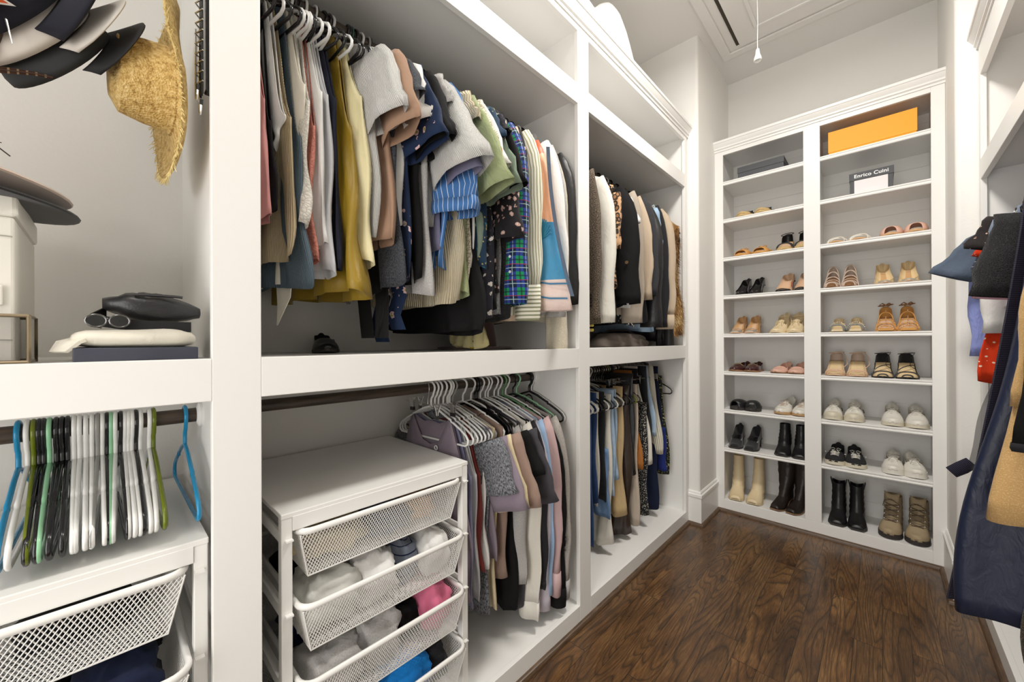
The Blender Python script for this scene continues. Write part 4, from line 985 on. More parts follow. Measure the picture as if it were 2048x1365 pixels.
Lw('t_shirt', 't-shirt', 'space-dyed charcoal t-shirt with short sleeve', 1.012, 'spacedye', .255, 'white', 'space-dyed charcoal t-shirt', P=T_(slv=.19, r0=.085, r1=.085, out=.06, hw=.205), collar=('crew', 'spacedye'))
Lw('t_shirt', 't-shirt', 'taupe-mauve t-shirt whose sleeve shows under the space-dyed one', 1.030, 'lavender', .45, 'white', 'taupe-mauve t-shirt', P=T_(slv=.25, r1=.08))
Lw('t_shirt', 't-shirt', 'cream yellow t-shirt behind the charcoal one', 1.052, 'cream', .25, 'grey', 'cream yellow t-shirt', P=T_(slv=.26, r0=.08, r1=.08, out=.06, hw=.205))
Lw('t_shirt', 't-shirt', 'mauve-brown t-shirt with a wide crew neck facing out', 1.095, 'mauve', .36, 'white', 'mauve-brown t-shirt', P=T_(slv=.26, r0=.09, r1=.085, hw=.225, nk=.095, nf=.085), collar=('crew', 'mauve'))
for k, (y, c, lb) in enumerate(((1.118, 'black', 'first of the bunch behind the mauve-brown t-shirt'), (1.132, 'black', 'second of the bunch behind the mauve-brown t-shirt'))): hanger(c, y, 'empty black plastic hanger, ' + lb, group=HGL)
Lw('t_shirt', 't-shirt', 'black t-shirt with a teal print, behind the mauve-brown one', 1.150, 'black', .22, 'white', 'teal-printed black t-shirt', P=T_(slv=.16, hw=.225, th=.018), collar=('crew', 'black'))
Lw('long_sleeve_top', 'top', 'light grey long-sleeved top with a curved cuff', 1.168, 'lheather', .33, 'black', 'light grey long-sleeved top', P=LS(slv=.60, r0=.07, r1=.06, out=.02, hw=.235))
Lw('t_shirt', 't-shirt', 'washed charcoal t-shirt with a boxy sleeve', 1.195, 'charcoal', .20, 'white', 'washed charcoal t-shirt', P=T_(slv=.27, r0=.095, r1=.09, hw=.225, out=.07), collar=('crew', 'charcoal'))
Lw('long_sleeve_top', 'top', 'off-white long-sleeved top with a gathered cuff', 1.225, 'offwhite', .21, 'white', 'off-white long-sleeved top', P=LS(slv=.70, r0=.07, r1=.05, out=.05, hw=.225), cuff=(.07, 'offwhite'))
Lw('jacket', 'jacket', 'dark grey hooded top with crossed sleeve', 1.250, 'dchar', .33, 'white', 'dark grey hooded top', P=LS(slv=.62, r0=.075, r1=.055, out=.06), cuff=(.03, 'dchar'))
Lw('long_sleeve_top', 'top', 'pale lilac tie-dye sweatshirt lowest under the blue one', 1.285, fab('lilac tie dye', srgb(180, 172, 186), 'wash', srgb(206, 200, 208)), .17, 'white', 'lilac tie-dye sweatshirt', P=LS(slv=.76, r0=.07, r1=.055, out=.045))
Lw('long_sleeve_top', 'top', 'light blue long-sleeved top', 1.305, 'lblue', .21, 'white', 'light blue long-sleeved top', P=LS(slv=.70, r0=.07, r1=.055, out=.05, hw=.225))
Lw('sweatshirt', 'sweatshirt', 'dusty pink fleece sweatshirt', 1.338, 'pink', .24, 'green', 'dusty pink sweatshirt', P=LS(slv=.62, r0=.08, r1=.055, out=.065, flat=.4), cuff=(.10, 'pink'))
Lw('sweatshirt', 'sweatshirt', 'black sweatshirt with beaded shoulder', 1.365, 'black', .22, 'white', 'black sweatshirt', P=LS(slv=.70, r0=.07, r1=.05, out=.07, flat=.4), cuff=(.08, 'black'))
def logo(t):
    mb = MB()
    for k in range(3):
        x = .262+.010*k; mb.add([(x, -.040, -.715), (x+.007, -.040, -.712), (x+.011, -.040, -.695+.012*k), (x+.005, -.040, -.692+.012*k)], [(0, 1, 2, 3)])
    for k in range(4): mb.tube([(.260+.009*k+.0032*math.cos(a), -.040, -.729+.0032*math.sin(a)) for a in [PI*j/4 for j in range(8)]], .0009, 4, closed=True)
    mb.build('logo', HM['black'], t, world=False, solid=.0008)
Lw('sweatshirt', 'sweatshirt', 'warm grey sweatshirt with a small black triangular stripe logo', 1.405, 'gsweat', .24, 'black', 'warm grey sweatshirt', P=LS(slv=.68, r0=.07, r1=.055, out=.065, flat=.45), cuff=(.08, 'lheather'), extra=logo)
Lw('trousers', 'trousers', 'dark denim garment hanging last on the low rod', 1.43, 'bjean', .40, 'mint', 'dark denim garment', P=dict(sw=.14, hw=.16, tube=.14, nk=.02, nf=0, nb=0, th=.015))
clip_hanger(.875, 'chrome clip hanger facing out above the drawer unit', z=ZR1, w=.13, rz=-.35, group=HGL)
clip_hanger(.893, 'second chrome clip hanger tucked behind the first', z=ZR1, w=.12, rz=.1, group=HGL)
for k, (y, c, rz, lb) in enumerate(((1.478, 'black', .02, 'empty black hanger with inner ring at the right end of the low rod'), (1.487, 'black', -.02, 'second empty black hanger at the right end of the low rod'),
        (1.497, 'white', .0, 'empty white hanger behind the two black ones at the right end'))):
    t = hanger(c, y, lb, rz=rz, group=HGL)
    if k == 0: MB().tube([(.0+.024*math.cos(a), 0, -.115+.028*math.sin(a)) for a in [PI*j/8 for j in range(16)]], .003, 6, closed=True).build('ring', HM['black'], t, world=False)

# ------------------------------------------------------------------ far bay, lower rod
GP = 'jeans, trousers and skirts on the far low rod'; HGP = 'hangers on the far low rod'
def Pn(name, cat, label, y, mat, ztop, hemz, hw, short, hang=None, th=.014, dx=0, **k):
    P = dict(sw=hw, hw=k.pop('hem_w', hw*1.03), tube=ZR1-ztop-.074-.42*hw*.5, th=th, nk=.01, nf=0, nb=0, A=k.pop('A', .006), lift=0, hem=hemz-ZR1, dx=dx, nw=4, flare=k.pop('flare', 0))
    P['tube'] = ZR1-ztop-.10
    GID[0] += 1
    t = garment(name, label, cat, y, mat, P, z=ZR1, hang=None, group=GP, **k)
    if hang == 'clip': clip_hanger(y, 'chrome clip hanger carrying the ' + short, z=ZR1, w=max(.06, hw*.7), group=HGP)
    elif hang: hanger(hang, y, '%s plastic hanger carrying the %s' % (hang, short), z=ZR1, group=HGP, rz=0)
    return t
Pn('trousers', 'trousers', 'narrow ivory trousers nearest the middle post', 1.70, 'offwhite', .92, .62, .16, 'narrow ivory trousers', 'white')
Pn('jeans', 'jeans', 'mid-blue jeans folded over the nearest hanger of the far bay', 1.735, 'mjean', .92, .42, .165, 'nearest mid-blue jeans', 'white')
Pn('jeans', 'jeans', 'dark indigo jeans reaching almost to the shelf', 1.785, 'djean', .92, .20, .17, 'long indigo jeans', 'white', th=.018)
Pn('jeans', 'jeans', 'deep blue jeans folded short behind the long indigo pair', 1.83, 'djean', .92, .42, .175, 'short-folded deep blue jeans', 'black')
Pn('trousers', 'trousers', 'ivory trousers folded behind the deep blue jeans', 1.865, 'offwhite', .92, .40, .165, 'ivory folded trousers', 'black')
Pn('jeans', 'jeans', 'black faded jeans with a folded edge', 1.905, 'bjean', .92, .42, .18, 'black faded jeans', 'white')
Pn('shorts', 'shorts', 'frayed mid-blue denim piece hanging low beside the ivory legs', 1.925, 'mjean', .60, .32, .19, 'frayed denim piece', None, th=.022)
Pn('trousers', 'trousers', 'wide ivory trousers with legs near the shelf', 1.965, 'offwhite', .90, .15, .19, 'wide ivory trousers', 'black', th=.024, A=.012)
Pn('jeans', 'jeans', 'light blue jeans with a pale hem', 2.005, 'ljean', .92, .42, .185, 'pale-hemmed light jeans', 'white')
Pn('jeans', 'jeans', 'pale blue jeans behind the pale-hemmed pair', 2.05, 'ljean', .92, .50, .175, 'second pale blue jeans', 'black')
Pn('trousers', 'trousers', 'khaki pleated trousers with pressed folds', 2.11, 'khaki', .93, .27, .185, 'khaki trousers', 'black', th=.028, A=.012)
Pn('trousers', 'trousers', 'dark brown satin trousers with a drooping gathered hem', 2.19, 'brownsatin', .93, .13, .185, 'brown satin trousers', 'black', th=.026, A=.014, flare=.01)
Pn('skirt', 'skirt', 'black leather skirt with a seamed hem', 2.235, 'leather', 1.00, .48, .19, 'black leather skirt', 'olive', th=.02)
Pn('trousers', 'trousers', 'greige crepe trousers with pressed crease', 2.285, 'greige', .93, .16, .19, 'greige crepe trousers', 'black', th=.024, A=.010)
Pn('skirt', 'skirt', 'tan leather skirt flaring towards the hem', 2.33, 'tanleather', 1.01, .50, .13, 'tan leather skirt', 'clip', hem_w=.20, th=.018)
Pn('skirt', 'skirt', 'charcoal trousers folded beside the white jeans', 2.375, 'dchar', 1.02, .62, .15, 'charcoal folded trousers', 'clip')
Pn('skirt', 'skirt', 'small black and white flowered skirt hanging low', 2.425, 'bwsmall', .80, .18, .19, 'flowered skirt', 'clip', th=.02, A=.01)
Pn('jeans', 'jeans', 'white jeans with stitched side seam', 2.455, 'offwhite', 1.03, .50, .11, 'white jeans', 'clip', hem_w=.215, th=.02)
Pn('trousers', 'trousers', 'black folded trousers right of the white jeans', 2.50, 'bjean', 1.03, .66, .15, 'black folded trousers by the white jeans', 'clip', hem_w=.19)
Pn('jeans', 'jeans', 'light blue ripped jeans with frayed hem', 2.545, 'ljean', 1.03, .67, .14, 'ripped light blue jeans', 'clip', hem_w=.20, th=.02)
Pn('trousers', 'trousers', 'ivory corduroy trousers on a clip hanger', 2.61, 'wjean', 1.03, .54, .15, 'ivory corduroy trousers', 'clip', hem_w=.215, th=.024)
Pn('skirt', 'skirt', 'cobalt blue skirt showing only its hem band', 2.665, 'cobalt', .60, .41, .21, 'cobalt blue skirt', 'clip', th=.022)
Pn('trousers', 'trousers', 'navy trousers hanging low at the back of the far bay', 2.60, 'navy2', .62, .15, .18, 'low navy trousers', None)
Pn('skirt', 'skirt', 'navy skirt hanging right of the ivory corduroy trousers', 2.69, 'navy2', 1.02, .48, .15, 'navy skirt', 'clip', hem_w=.205)
Pn('skirt', 'skirt', 'black skirt dotted with olive flowers, last before the panel', 2.735, 'gfloral', .95, .36, .16, 'olive-dotted skirt', 'clip', hem_w=.215, th=.02)
for k, (y, c, rz, lb) in enumerate(((1.70, 'white', .30, 'near the middle post, hooked outward'), (1.76, 'white', .22, 'second from the middle post'), (1.90, 'black', .20, 'above the black faded jeans'), (2.0, 'black', .25, 'above the light blue jeans'),
      (2.03, 'white', .3, 'lying over the black hangers'), (2.14, 'black', .15, 'above the khaki trousers'), (2.78, 'black', .05, 'alone at the far end by the panel'))):
    hanger(c, y, 'empty %s plastic hanger %s' % (c, lb), rz=rz, group=HGP)
for k, y in enumerate([2.07+.027*i for i in range(12)]):
    clip_hanger(y, 'empty chrome clip hanger, %s from the left in the far low bunch' % ['first', 'second', 'third', 'fourth', 'fifth', 'sixth', 'seventh', 'eighth', 'ninth', 'tenth', 'eleventh', 'twelfth'][k], w=.11, rz=.12*math.sin(k*1.7), group='empty clip hangers bunched on the far low rod')

# ------------------------------------------------------------------ left bay
drawer_frame('white metal drawer frame in the left bay with empty hangers resting on its top', -1.565, -1.03, -.42, .150, .0915, .890, (.848, .669, .487, .305))
GB2 = 'wire drawers of the left drawer unit'
for n, (z, x1, w) in enumerate(((.842, -1.018, 'topmost one'), (.665, -.975, 'second one, pulled out a little'), (.482, -1.01, 'third one'), (.300, -1.01, 'lowest one'))):
    basket('white wire mesh drawer of the left unit, %s' % w, x1, -.385, .115, z, GB2)
for k, (x, y, z, s, m_, lb) in enumerate(((-1.18, -.03, .722, (.07, .09, .026), 'dchar', 'dark garment lying in the topmost drawer of the left unit'), (-1.12, .02, .542, (.10, .07, .07), 'navy2', 'navy garment heaped in the second drawer of the left unit'),
      (-1.10, -.12, .542, (.10, .07, .06), 'black', 'black garment heaped in the second drawer of the left unit'), (-1.32, -.1, .542, (.10, .2, .05), 'black2', 'black clothes at the back of the second drawer, left unit'))):
    crumple('folded_garment', lb, 'clothing', (x, y, z), s, m_, k+40)
GH = 'empty hangers in the left bay'
seq = [('blue', 8), ('white', 26), ('olive', 38), ('black', 49), ('black', 58), ('mint', 70), ('black', 84), ('black', 96), ('black', 108), ('white', 122), ('white', 134), ('white', 148), ('white', 162), ('grey', 175), ('white', 186),
       ('black', 197), ('mint', 206), ('white', 217), ('black', 230), ('white', 240), ('white', 249), ('white', 258), ('black', 268), ('white', 279), ('white', 303), ('olive', 314)]
ordn = {}
for k, (c, px) in enumerate(seq):
    y = -.125 + (px/314)*.205; ordn[c] = ordn.get(c, 0)+1; tot = sum(1 for q in seq if q[0] == c)
    pl = 'only one of its colour' if tot == 1 else '%s of its colour from the left' % ['first', 'second', 'third', 'fourth', 'fifth', 'sixth', 'seventh', 'eighth', 'ninth', 'tenth', 'eleventh', 'twelfth'][ordn[c]-1]
    hanger(c, y, '%s plastic hanger in the left bay, %s' % (c, pl), rz=rr.uniform(-.035, .035), group=GH, z=ZR1+.001, x=-1.258)
hanger('blue', .138, 'empty blue plastic hanger alone at the right end of the left bay', rz=.0, group=GH, z=ZR1, x=-1.258)

# box, hats, glass case, bags on the left shelf
Z0 = 1.2655
t = thing('hat_box', 'tall ivory leatherette hat box with a snap strap', 'box', (-1.235, -.29, Z0))
iv = plain('ivory leatherette', srgb(226, 222, 212), .5, bumps=(400, .1, .001))
MB().box(-1.38, -1.095, -.49, -.108, Z0, Z0+.255).build('body', iv, t, smooth=False, bevel=.004)
MB().box(-1.383, -1.091, -.494, -.104, Z0+.255, Z0+.300).build('lid', iv, t, smooth=False, bevel=.006)
MB().box(-1.094, -1.089, -.30, -.120, Z0+.100, Z0+.135).build('strap', iv, t, smooth=False, bevel=.002)
for z in (Z0+.04, Z0+.22): MB().box(-1.0955, -1.0935, -.488, -.110, z, z+.0015).build('seam', plain('grey seam', srgb(160, 156, 146), .8), t, smooth=False)
def brim_hat(name, label, c, rb, rc, h, mat, tiltx, tilty):
    t = thing(name, label, 'hat', c); t.rotation_euler = (tiltx, tilty, 0)
    MB().lathe([(.001, h*.82), (rc*.45, h), (rc*.85, h*.93), (rc*.97, h*.5), (rc, .004)], (0, 0, 0), 30, caps=(True, False)).build('crown', mat, t, world=False)
    MB().lathe([(rc*.98, .010), (rb*.8, .006), (rb, .012), (rb+.002, .009), (rb, .006), (rb*.8, .0), (rc*.98, .003)], (0, 0, 0), 40).build('brim', mat, t, world=False, solid=0)
    return t
brim_hat('felt_hat', 'black felt hat with a wide brim, under the taupe hat on the box', (-1.22, -.24, Z0+.305), .205, .085, .08, plain('black felt', (.012, .012, .013), .95, sheen=.2), -.10, .05)
brim_hat('felt_hat', 'taupe felt hat stacked on the black one', (-1.22, -.26, Z0+.345), .215, .09, .10, plain('taupe felt', srgb(196, 176, 162), .95, sheen=.3), -.14, .05)
t = thing('glass_case', 'brass-framed glass display case', 'display case', (-1.12, -.185, Z0))
br = plain('aged brass', (.30, .24, .16), .35, 1)
x0, x1, y0, y1, h = -1.16, -1.065, -.275, -.090, .082
gm, gt, gb = nt('clear glass'); gb.inputs['Transmission Weight'].default_value = 1; gb.inputs['Roughness'].default_value = .02; gb.inputs['IOR'].default_value = 1.05
mb = MB()
for z in (.003, h): mb.tube([(x0, y0, Z0+z), (x1, y0, Z0+z), (x1, y1, Z0+z), (x0, y1, Z0+z)], .0030, 4, closed=True)
for x in (x0, x1):
    for y in (y0, y1): mb.tube([(x, y, Z0), (x, y, Z0+h)], .0030, 4)
mb.build('frame', br, t, smooth=False)
MB().box(x0, x1, y0, y1, Z0+h-.001, Z0+h+.001).build('lid', gm, t, smooth=False)
for q in ((x1-.001, x1+.001, y0, y1), (x0-.001, x0+.001, y0, y1), (x0, x1, y0-.001, y0+.001), (x0, x1, y1-.001, y1+.001)): MB().box(*q, Z0+.002, Z0+h).build('pane', gm, t, smooth=False)
t = thing('flat_box', 'flat slate-grey box under the cream dust bag', 'box', (-1.13, .045, Z0))
MB().box(-1.26, -1.055, -.040, .138, Z0, Z0+.026).build('body', plain('slate card', srgb(62, 64, 78), .6), t, smooth=False, bevel=.002)
def cloth_slab(name, label, cat, x0, x1, y0, y1, z, h, mat, seed, group=None):
    t = thing(name, label, cat, ((x0+x1)/2, (y0+y1)/2, z), 0, group); rings = []; a, b = (x1-x0)/2, (y1-y0)/2
    for j in range(9):
        u = j/8; ang = PI*u; rad = math.sin(ang)**.25 if 0 < u < 1 else .75; zz = h*(.5-.5*math.cos(ang)); ring = []
        for i in range(40):
            q = 2*PI*i/40; x, y = a*rad*sgp(math.cos(q), .35), b*rad*sgp(math.sin(q), .35)
            n = mnoise.noise(Vector((x*9+seed, y*9, u*2))); ring.append((x+.004*n, y+.006*n, zz*(1+.22*mnoise.noise(Vector((x*11, y*11+seed, 3))))))
        rings.append(ring)
    MB().loft(rings, True, (True, True)).build('body', mat, t, world=False, angle=180)
    return t
t = cloth_slab('dust_bag', 'cream cotton dust bag lying flat under the leather belt bag', 'bag', -1.27, -1.05, -.048, .142, Z0+.0265, .034, F['ivory'], 2)
MB().strip([(.07, -.070, .020), (.085, -.092, .010), (.085, -.104, -.008)], [(.05, .02, 0), (.055, .03, 0), (.02, .02, 0)], .006).build('drawn_corner', F['ivory'], t, world=False)
t = thing('belt_bag', 'black leather belt bag with a zip pocket', 'bag', (-1.15, .072, Z0+.063))
lb_ = plain('black grained leather', (.016, .016, .018), .36, bumps=(260, .25, .002))
rings = []
for j in range(15):
    v = j/14; yy = -.075+.155*v; s = max(.06, math.sin(PI*min(.97, .06+.94*v))**.45)
    rings.append([(.060*s*sgp(math.cos(2*PI*i/22), .8), yy, .040+.012*(1-v)+.030*s*sgp(math.sin(2*PI*i/22), .8)*(1 if v > .2 else .8)+.004*mnoise.noise(Vector((i*.5, v*6, 1)))) for i in range(22)])
MB().loft(rings, True, (True, True)).build('body', lb_, t, world=False, angle=180)
rings = [[(x*1.05, y, z+.016) for x, y, z in r] for r in [[(p[0]*.8, p[1]*.62+.004, .040+(p[2]-.040)*.75-.004) for p in r0] for r0 in rings[2:12]]]
MB().loft(rings, True, (True, True)).build('front_pocket', lb_, t, world=False, angle=180)
MB().tube([(.052, y, .071-.10*(y-.01)**2*8) for y in (-.03, -.01, .01, .03, .045)], .0028, 6).build('zip', plain('zip metal', (.10, .10, .11), .3, 1), t, world=False)
MB().strip([(.0, -.07, .035), (.03, -.09, .018), (.045, -.05, .010), (.05, .0, .006), (.045, .06, .006)], (.0, .0, .022), .003).build('waist_strap', plain('black webbing', (.01, .01, .011), .8), t, world=False)
MB().box(.046, .052, -.012, .0, .048, .0505).build('tab', plain('red tab', srgb(190, 60, 40), .6), t, world=False, smooth=False)
t = thing('sunglasses', 'black sunglasses lying folded left of the belt bag', 'sunglasses', (-1.09, .005, Z0+.064))
mb = MB()
for s in (-1, 1):
    mb.tube([(.0, s*.016+.014*math.cos(a), .014+.012*math.sin(a)) for a in [PI*k/8 for k in range(16)]], .0018, 6, closed=True)
mb.tube([(0, -.003, .017), (.001, 0, .019), (0, .003, .017)], .0016, 6); mb.build('frame', plain('gunmetal', (.12, .12, .12), .25, 1), t, world=False)
for s in (-1, 1): MB().lathe([(.0005, -.001), (.013, -.001), (.013, .001), (.0005, .001)], (0, 0, 0), 18, ax=0).build('lens', HM['black'], t, world=False).location = (0, s*.016, .014)
for s in (-1, 1): MB().tube([(0, s*.03, .018), (-.02, s*.022, .006), (-.06, s*.01, .002)], .002, 6).build('temple', HM['black'], t, world=False)

# hats hanging on the left wall and rack
def straw_mat():
    m, t, b = nt('straw weave'); o = objco(t); b.inputs['Roughness'].default_value = .75
    n = noise(t, mapping(t, o, (1, 1, 1)), 90, 4, .7); w_ = voro(t, o, 260)
    c = ramp(t, n, [(.3, srgb(150, 112, 52)), (.5, srgb(212, 178, 108)), (.7, srgb(236, 210, 150))]); link(t, c, b.inputs['Base Color']); bump(t, b, w_, .8, .003); return m
straw = straw_mat()
def straw_hat():
    # brim lies nearly flat against the side panel, crown points to -Y (left)
    t = thing('straw_hat', 'woven straw sun hat with a frayed brim hanging by the tie rack', 'hat', (-1.235, .112, 1.905))
    t.rotation_euler = (math.radians(2), math.radians(8), math.radians(3))
    N = 64; rings = []
    prof = [(.002, .105), (.05, .104), (.078, .090), (.088, .05), (.092, .008), (.10, .0), (.14, -.008), (.18, -.004), (.205, .008)]
    def pt(r, h, a): 
        wv = max(0, (r-.10)/.1); hh = h + wv*(.012*math.sin(2*a+.6)+.010*math.sin(3*a)) + .035*wv*max(0, -math.sin(a))*max(0, math.cos(a)); return (r*math.cos(a)*.92, -hh, r*math.sin(a)*1.0)
    for r, h in prof: rings.append([pt(r, h, 2*PI*i/N) for i in range(N)])
    MB().loft(rings[:6], True, (True, False)).build('crown', straw, t, world=False, solid=.003)
    MB().loft(rings[4:], True).build('brim', straw, t, world=False, solid=.003)
    mb = MB(); rnd = random.Random(2)
    for k in range(420):
        a = 2*PI*k/420+rnd.uniform(-.01, .01); p = Vector(pt(.204, .008, a)); d = Vector((math.cos(a+rnd.uniform(-.5, .5)), rnd.uniform(-.7, .3), math.sin(a+rnd.uniform(-.5, .5))))*rnd.uniform(.007, .017)
        mb.tube([p, p+d*.5, p+d+Vector((0, 0, -.002))], [.0014, .0011, .0006], 3)
    fr = mb.build('fringe', plain('pale straw', srgb(236, 214, 150), .8), t, world=False); fr['kind'] = 'stuff'
straw_hat()
def tie_rack():
    t = thing('tie_rack', 'black wire rack with chrome hooks mounted on the side panel', 'rack', (-1.09, .148, 2.0))
    bk = HM['black']; x = -1.10
    mb = MB(); mb.box(x-.012, x+.022, .1525, .160, 1.83, 2.36) if False else mb.box(x-.006, x+.020, .156, .1705, 1.86, 2.36)
    mb.build('back_bar', bk, t, smooth=False, bevel=.003)
    mb = MB()
    for dx in (-.004, .008, .020): mb.tube([(x+dx, .150, 1.85), (x+dx, .150, 2.36)], .0022, 6)
    mb.build('upright_wires', bk, t)
    for k in range(22):
        z = 1.875+.0225*k; MB().tube([(x-.012, .150, z), (x+.006, .140, z-.004), (x+.026, .150, z)], .0016, 5).build('rung', chrome, t)
    for z, y in ((1.835, .140), (1.805, .146)):
        hk = MB().tube([(x+.004, y, z+.16), (x+.004, y, z+.02), (x+.008, y, z+.004), (x+.018, y, z-.002), (x+.028, y, z+.004), (x+.034, y, z+.014)], .0019, 6).build('hook', chrome, t)
        c = MB().tube([(x+.0335, y, z+.012), (x+.038, y, z+.022)], .0032, 8).build('hook_cap', bk, None); c.parent = hk; c.location = (-t.location.x, -t.location.y, -t.location.z)
tie_rack()
def cap(label, loc, rot, cm, bm, patch=None, scale=1):
    t = thing('baseball_cap', label, 'cap', loc, 0, 'caps hanging in the left bay'); t.rotation_euler = rot; t.scale = (scale,)*3
    N = 32; rings = []
    for j in range(9):
        a = PI/2*j/8; rings.append([(.092*max(.02, math.sin(a))*math.cos(2*PI*i/N)*1.08, .085*max(.02, math.sin(a))*math.sin(2*PI*i/N), .105*math.cos(a)) for i in range(N)])
    MB().loft(rings, True, (True, False)).build('crown', cm, t, world=False, solid=.002)
    # curved visor
    rows = []
    for j in range(7):
        v = j/6; row = []
        for i in range(17):
            u = -1+2*i/16; ang = u*1.02; xb, yb = .094*math.cos(ang), .082*math.sin(ang); xf = .094*math.cos(ang*.9) + .078*math.sqrt(max(0, 1-(u*.98)**2)); yf = .080*u
            x = xb+(xf-xb)*v; y = yb+(yf-yb)*v; row.append((x, y, -.004-.030*(abs(y)/.08)**2*(.35+.65*v)))
        rows.append(row)
    MB().loft(rows, False).build('visor', bm, t, world=False, solid=.004)
    MB().ell((0, 0, .106), (.006, .006, .004), 10, 5).build('button', cm, t, world=False)
    if patch: patch(t)
    return t
def star(t):
    pts = []
    for k in range(10):
        r = .030 if k % 2 == 0 else .0125; a = PI/2+PI*k/5; pts.append((r*math.cos(a), r*math.sin(a)))
    for sc_, mt, off in ((1.25, HM['white'], .0), (1.0, plain('orange felt', srgb(214, 84, 30), .7), .0015)):
        mb = MB(); v = []
        for (u, w_) in [(p[0]*sc_, p[1]*sc_) for p in pts] + [(0, 0)]:
            a = u/.088; zz = .050+w_; rad = math.sqrt(max(.01, 1-(zz/.108)**2))*.1+.003+off; v.append((rad*math.cos(a), rad*math.sin(a)*.93, zz))
        mb.add(v, [(k, (k+1) % 10, 10) for k in range(10)]); mb.build('star_patch', mt, t, world=False, solid=.001)
    hm = MB()
    for y in (-.010, .008): hm.box(.104, .107, y, y+.006, .036, .066)
    hm.box(.104, .107, -.008, .010, .048, .054); hm.build('letter_patch', HM['white'], t, world=False, smooth=False)
capn = plain('navy cap cotton', srgb(16, 17, 30), .9); capw = plain('off-white cap cotton', srgb(206, 200, 192), .95); capk = plain('black cap cotton', (.010, .010, .011), .8); capg = plain('dark grey cap', srgb(44, 46, 48), .85)
def cap_at(label, loc, cm, bm, patch=None):
    u_ = Vector((.45, -.70, .40)).normalized(); w_ = Vector((.1, -.55, .75)); w_ = (w_-u_*w_.dot(u_)).normalized(); x_ = w_.cross(u_)
    if x_.x < 0: w_ = -w_; x_ = w_.cross(u_)
    M_ = Matrix((x_, w_, u_)).transposed(); p = Vector(loc) - (x_*.15)
    t = cap(label, p, M_.to_euler(), cm, bm, patch, 1.12)
    if not patch: t.scale = (1.10, 1.10, .62)
    for c in t.children:
        if c.name.split('.')[0] in ('star_patch', 'letter_patch'): c.rotation_euler = (0, 0, -1.15 if w_.z > 0 else 1.15)
    return t
cap_at('navy baseball cap with a white and orange star badge, leftmost of the three', (-1.13, -.030, 2.0), capn, capn, star)
cap_at('off-white baseball cap nested between the navy and dark grey ones', (-1.145, .004, 1.985), capw, capw)
cap_at('dark grey baseball cap next to the straw hat', (-1.165, .034, 1.965), capg, capk)
t = thing('knit_hat', 'brown fuzzy knit hat hanging at the far left', 'hat', (-1.22, -.175, 1.935))
def fz(c):
    m, tt, b = nt('fuzzy brown'); b.inputs['Roughness'].default_value = 1; n = noise(tt, objco(tt), 120, 4, .8)
    link(tt, ramp(tt, n, [(.35, srgb(44, 36, 30)), (.65, srgb(112, 96, 82))]), b.inputs['Base Color']); bump(tt, b, n, 1, .01); return m
rings = []
for j in range(13):
    a = PI*j/12; s = max(.05, math.sin(a)); rings.append([((.07*s)*math.cos(2*PI*i/22)*(1+.16*math.sin(5*2*PI*i/22+j)), (.075*s)*math.sin(2*PI*i/22)*(1+.12*math.sin(4*2*PI*i/22+j*.7)), .10*math.cos(a)) for i in range(22)])
MB().loft(rings, True, (True, True)).build('body', fz(1), t, world=False, angle=180)
MB().tube([(.07, .040, .02), (.072, .052, -.04), (.07, .060, -.085)], [.003, .002, .0006], 6).build('pin', chrome, t, world=False)
t = thing('feather', 'brown barred feather pointing right below the knit hat', 'feather', (-1.22, -.145, 1.807)); 
v = [(-.10, -.035), (-.05, -.012), (0, .006), (.05, .022), (.075, .026)]
MB().strip([(0.02, y, z) for y, z in v], [(0.004, 0, .016), (.004, 0, .016), (.004, 0, .012), (.004, 0, .006), (.004, 0, .003)], .0012).build('vane', fab('barred brown', srgb(60, 38, 26), 'hstripe', srgb(140, 116, 92), p=.012, c4=.25), t, world=False)
MB().tube([(0.021, y, z) for y, z in v], .0009, 5).build('quill', plain('quill', srgb(70, 50, 40), .5), t, world=False)
t = thing('twig', 'thin dark twig ornament at the left edge below the feather', 'ornament', (-1.2, -.145, 1.675))
mb = MB(); mb.tube([(0, -.03, .012), (0, .0, .002), (0, .022, -.018)], .0012, 5); mb.tube([(0, -.01, .006), (0, .012, .004)], .0009, 5); mb.build('stem', plain('dark twig', (.05, .04, .035), .7), t, world=False)
# white bedding on top of the cabinet
t = thing('bedding_bag', 'white padded bedding lying on top of the left cabinet', 'bedding', (-1.16, 2.2, 2.768))
rings = []
for j in range(19):
    v = j/18; yy = -.75+.98*v; s = max(.08, math.sin(PI*min(.98, .02+.96*v))**.4)
    rings.append([(.11*s*math.cos(2*PI*i/26), yy, .215*s*(1+math.sin(2*PI*i/26))*(1+.18*math.sin(v*13))) for i in range(26)])
MB().loft(rings, True, (True, True)).build('body', F['white'], t, world=False, angle=180)

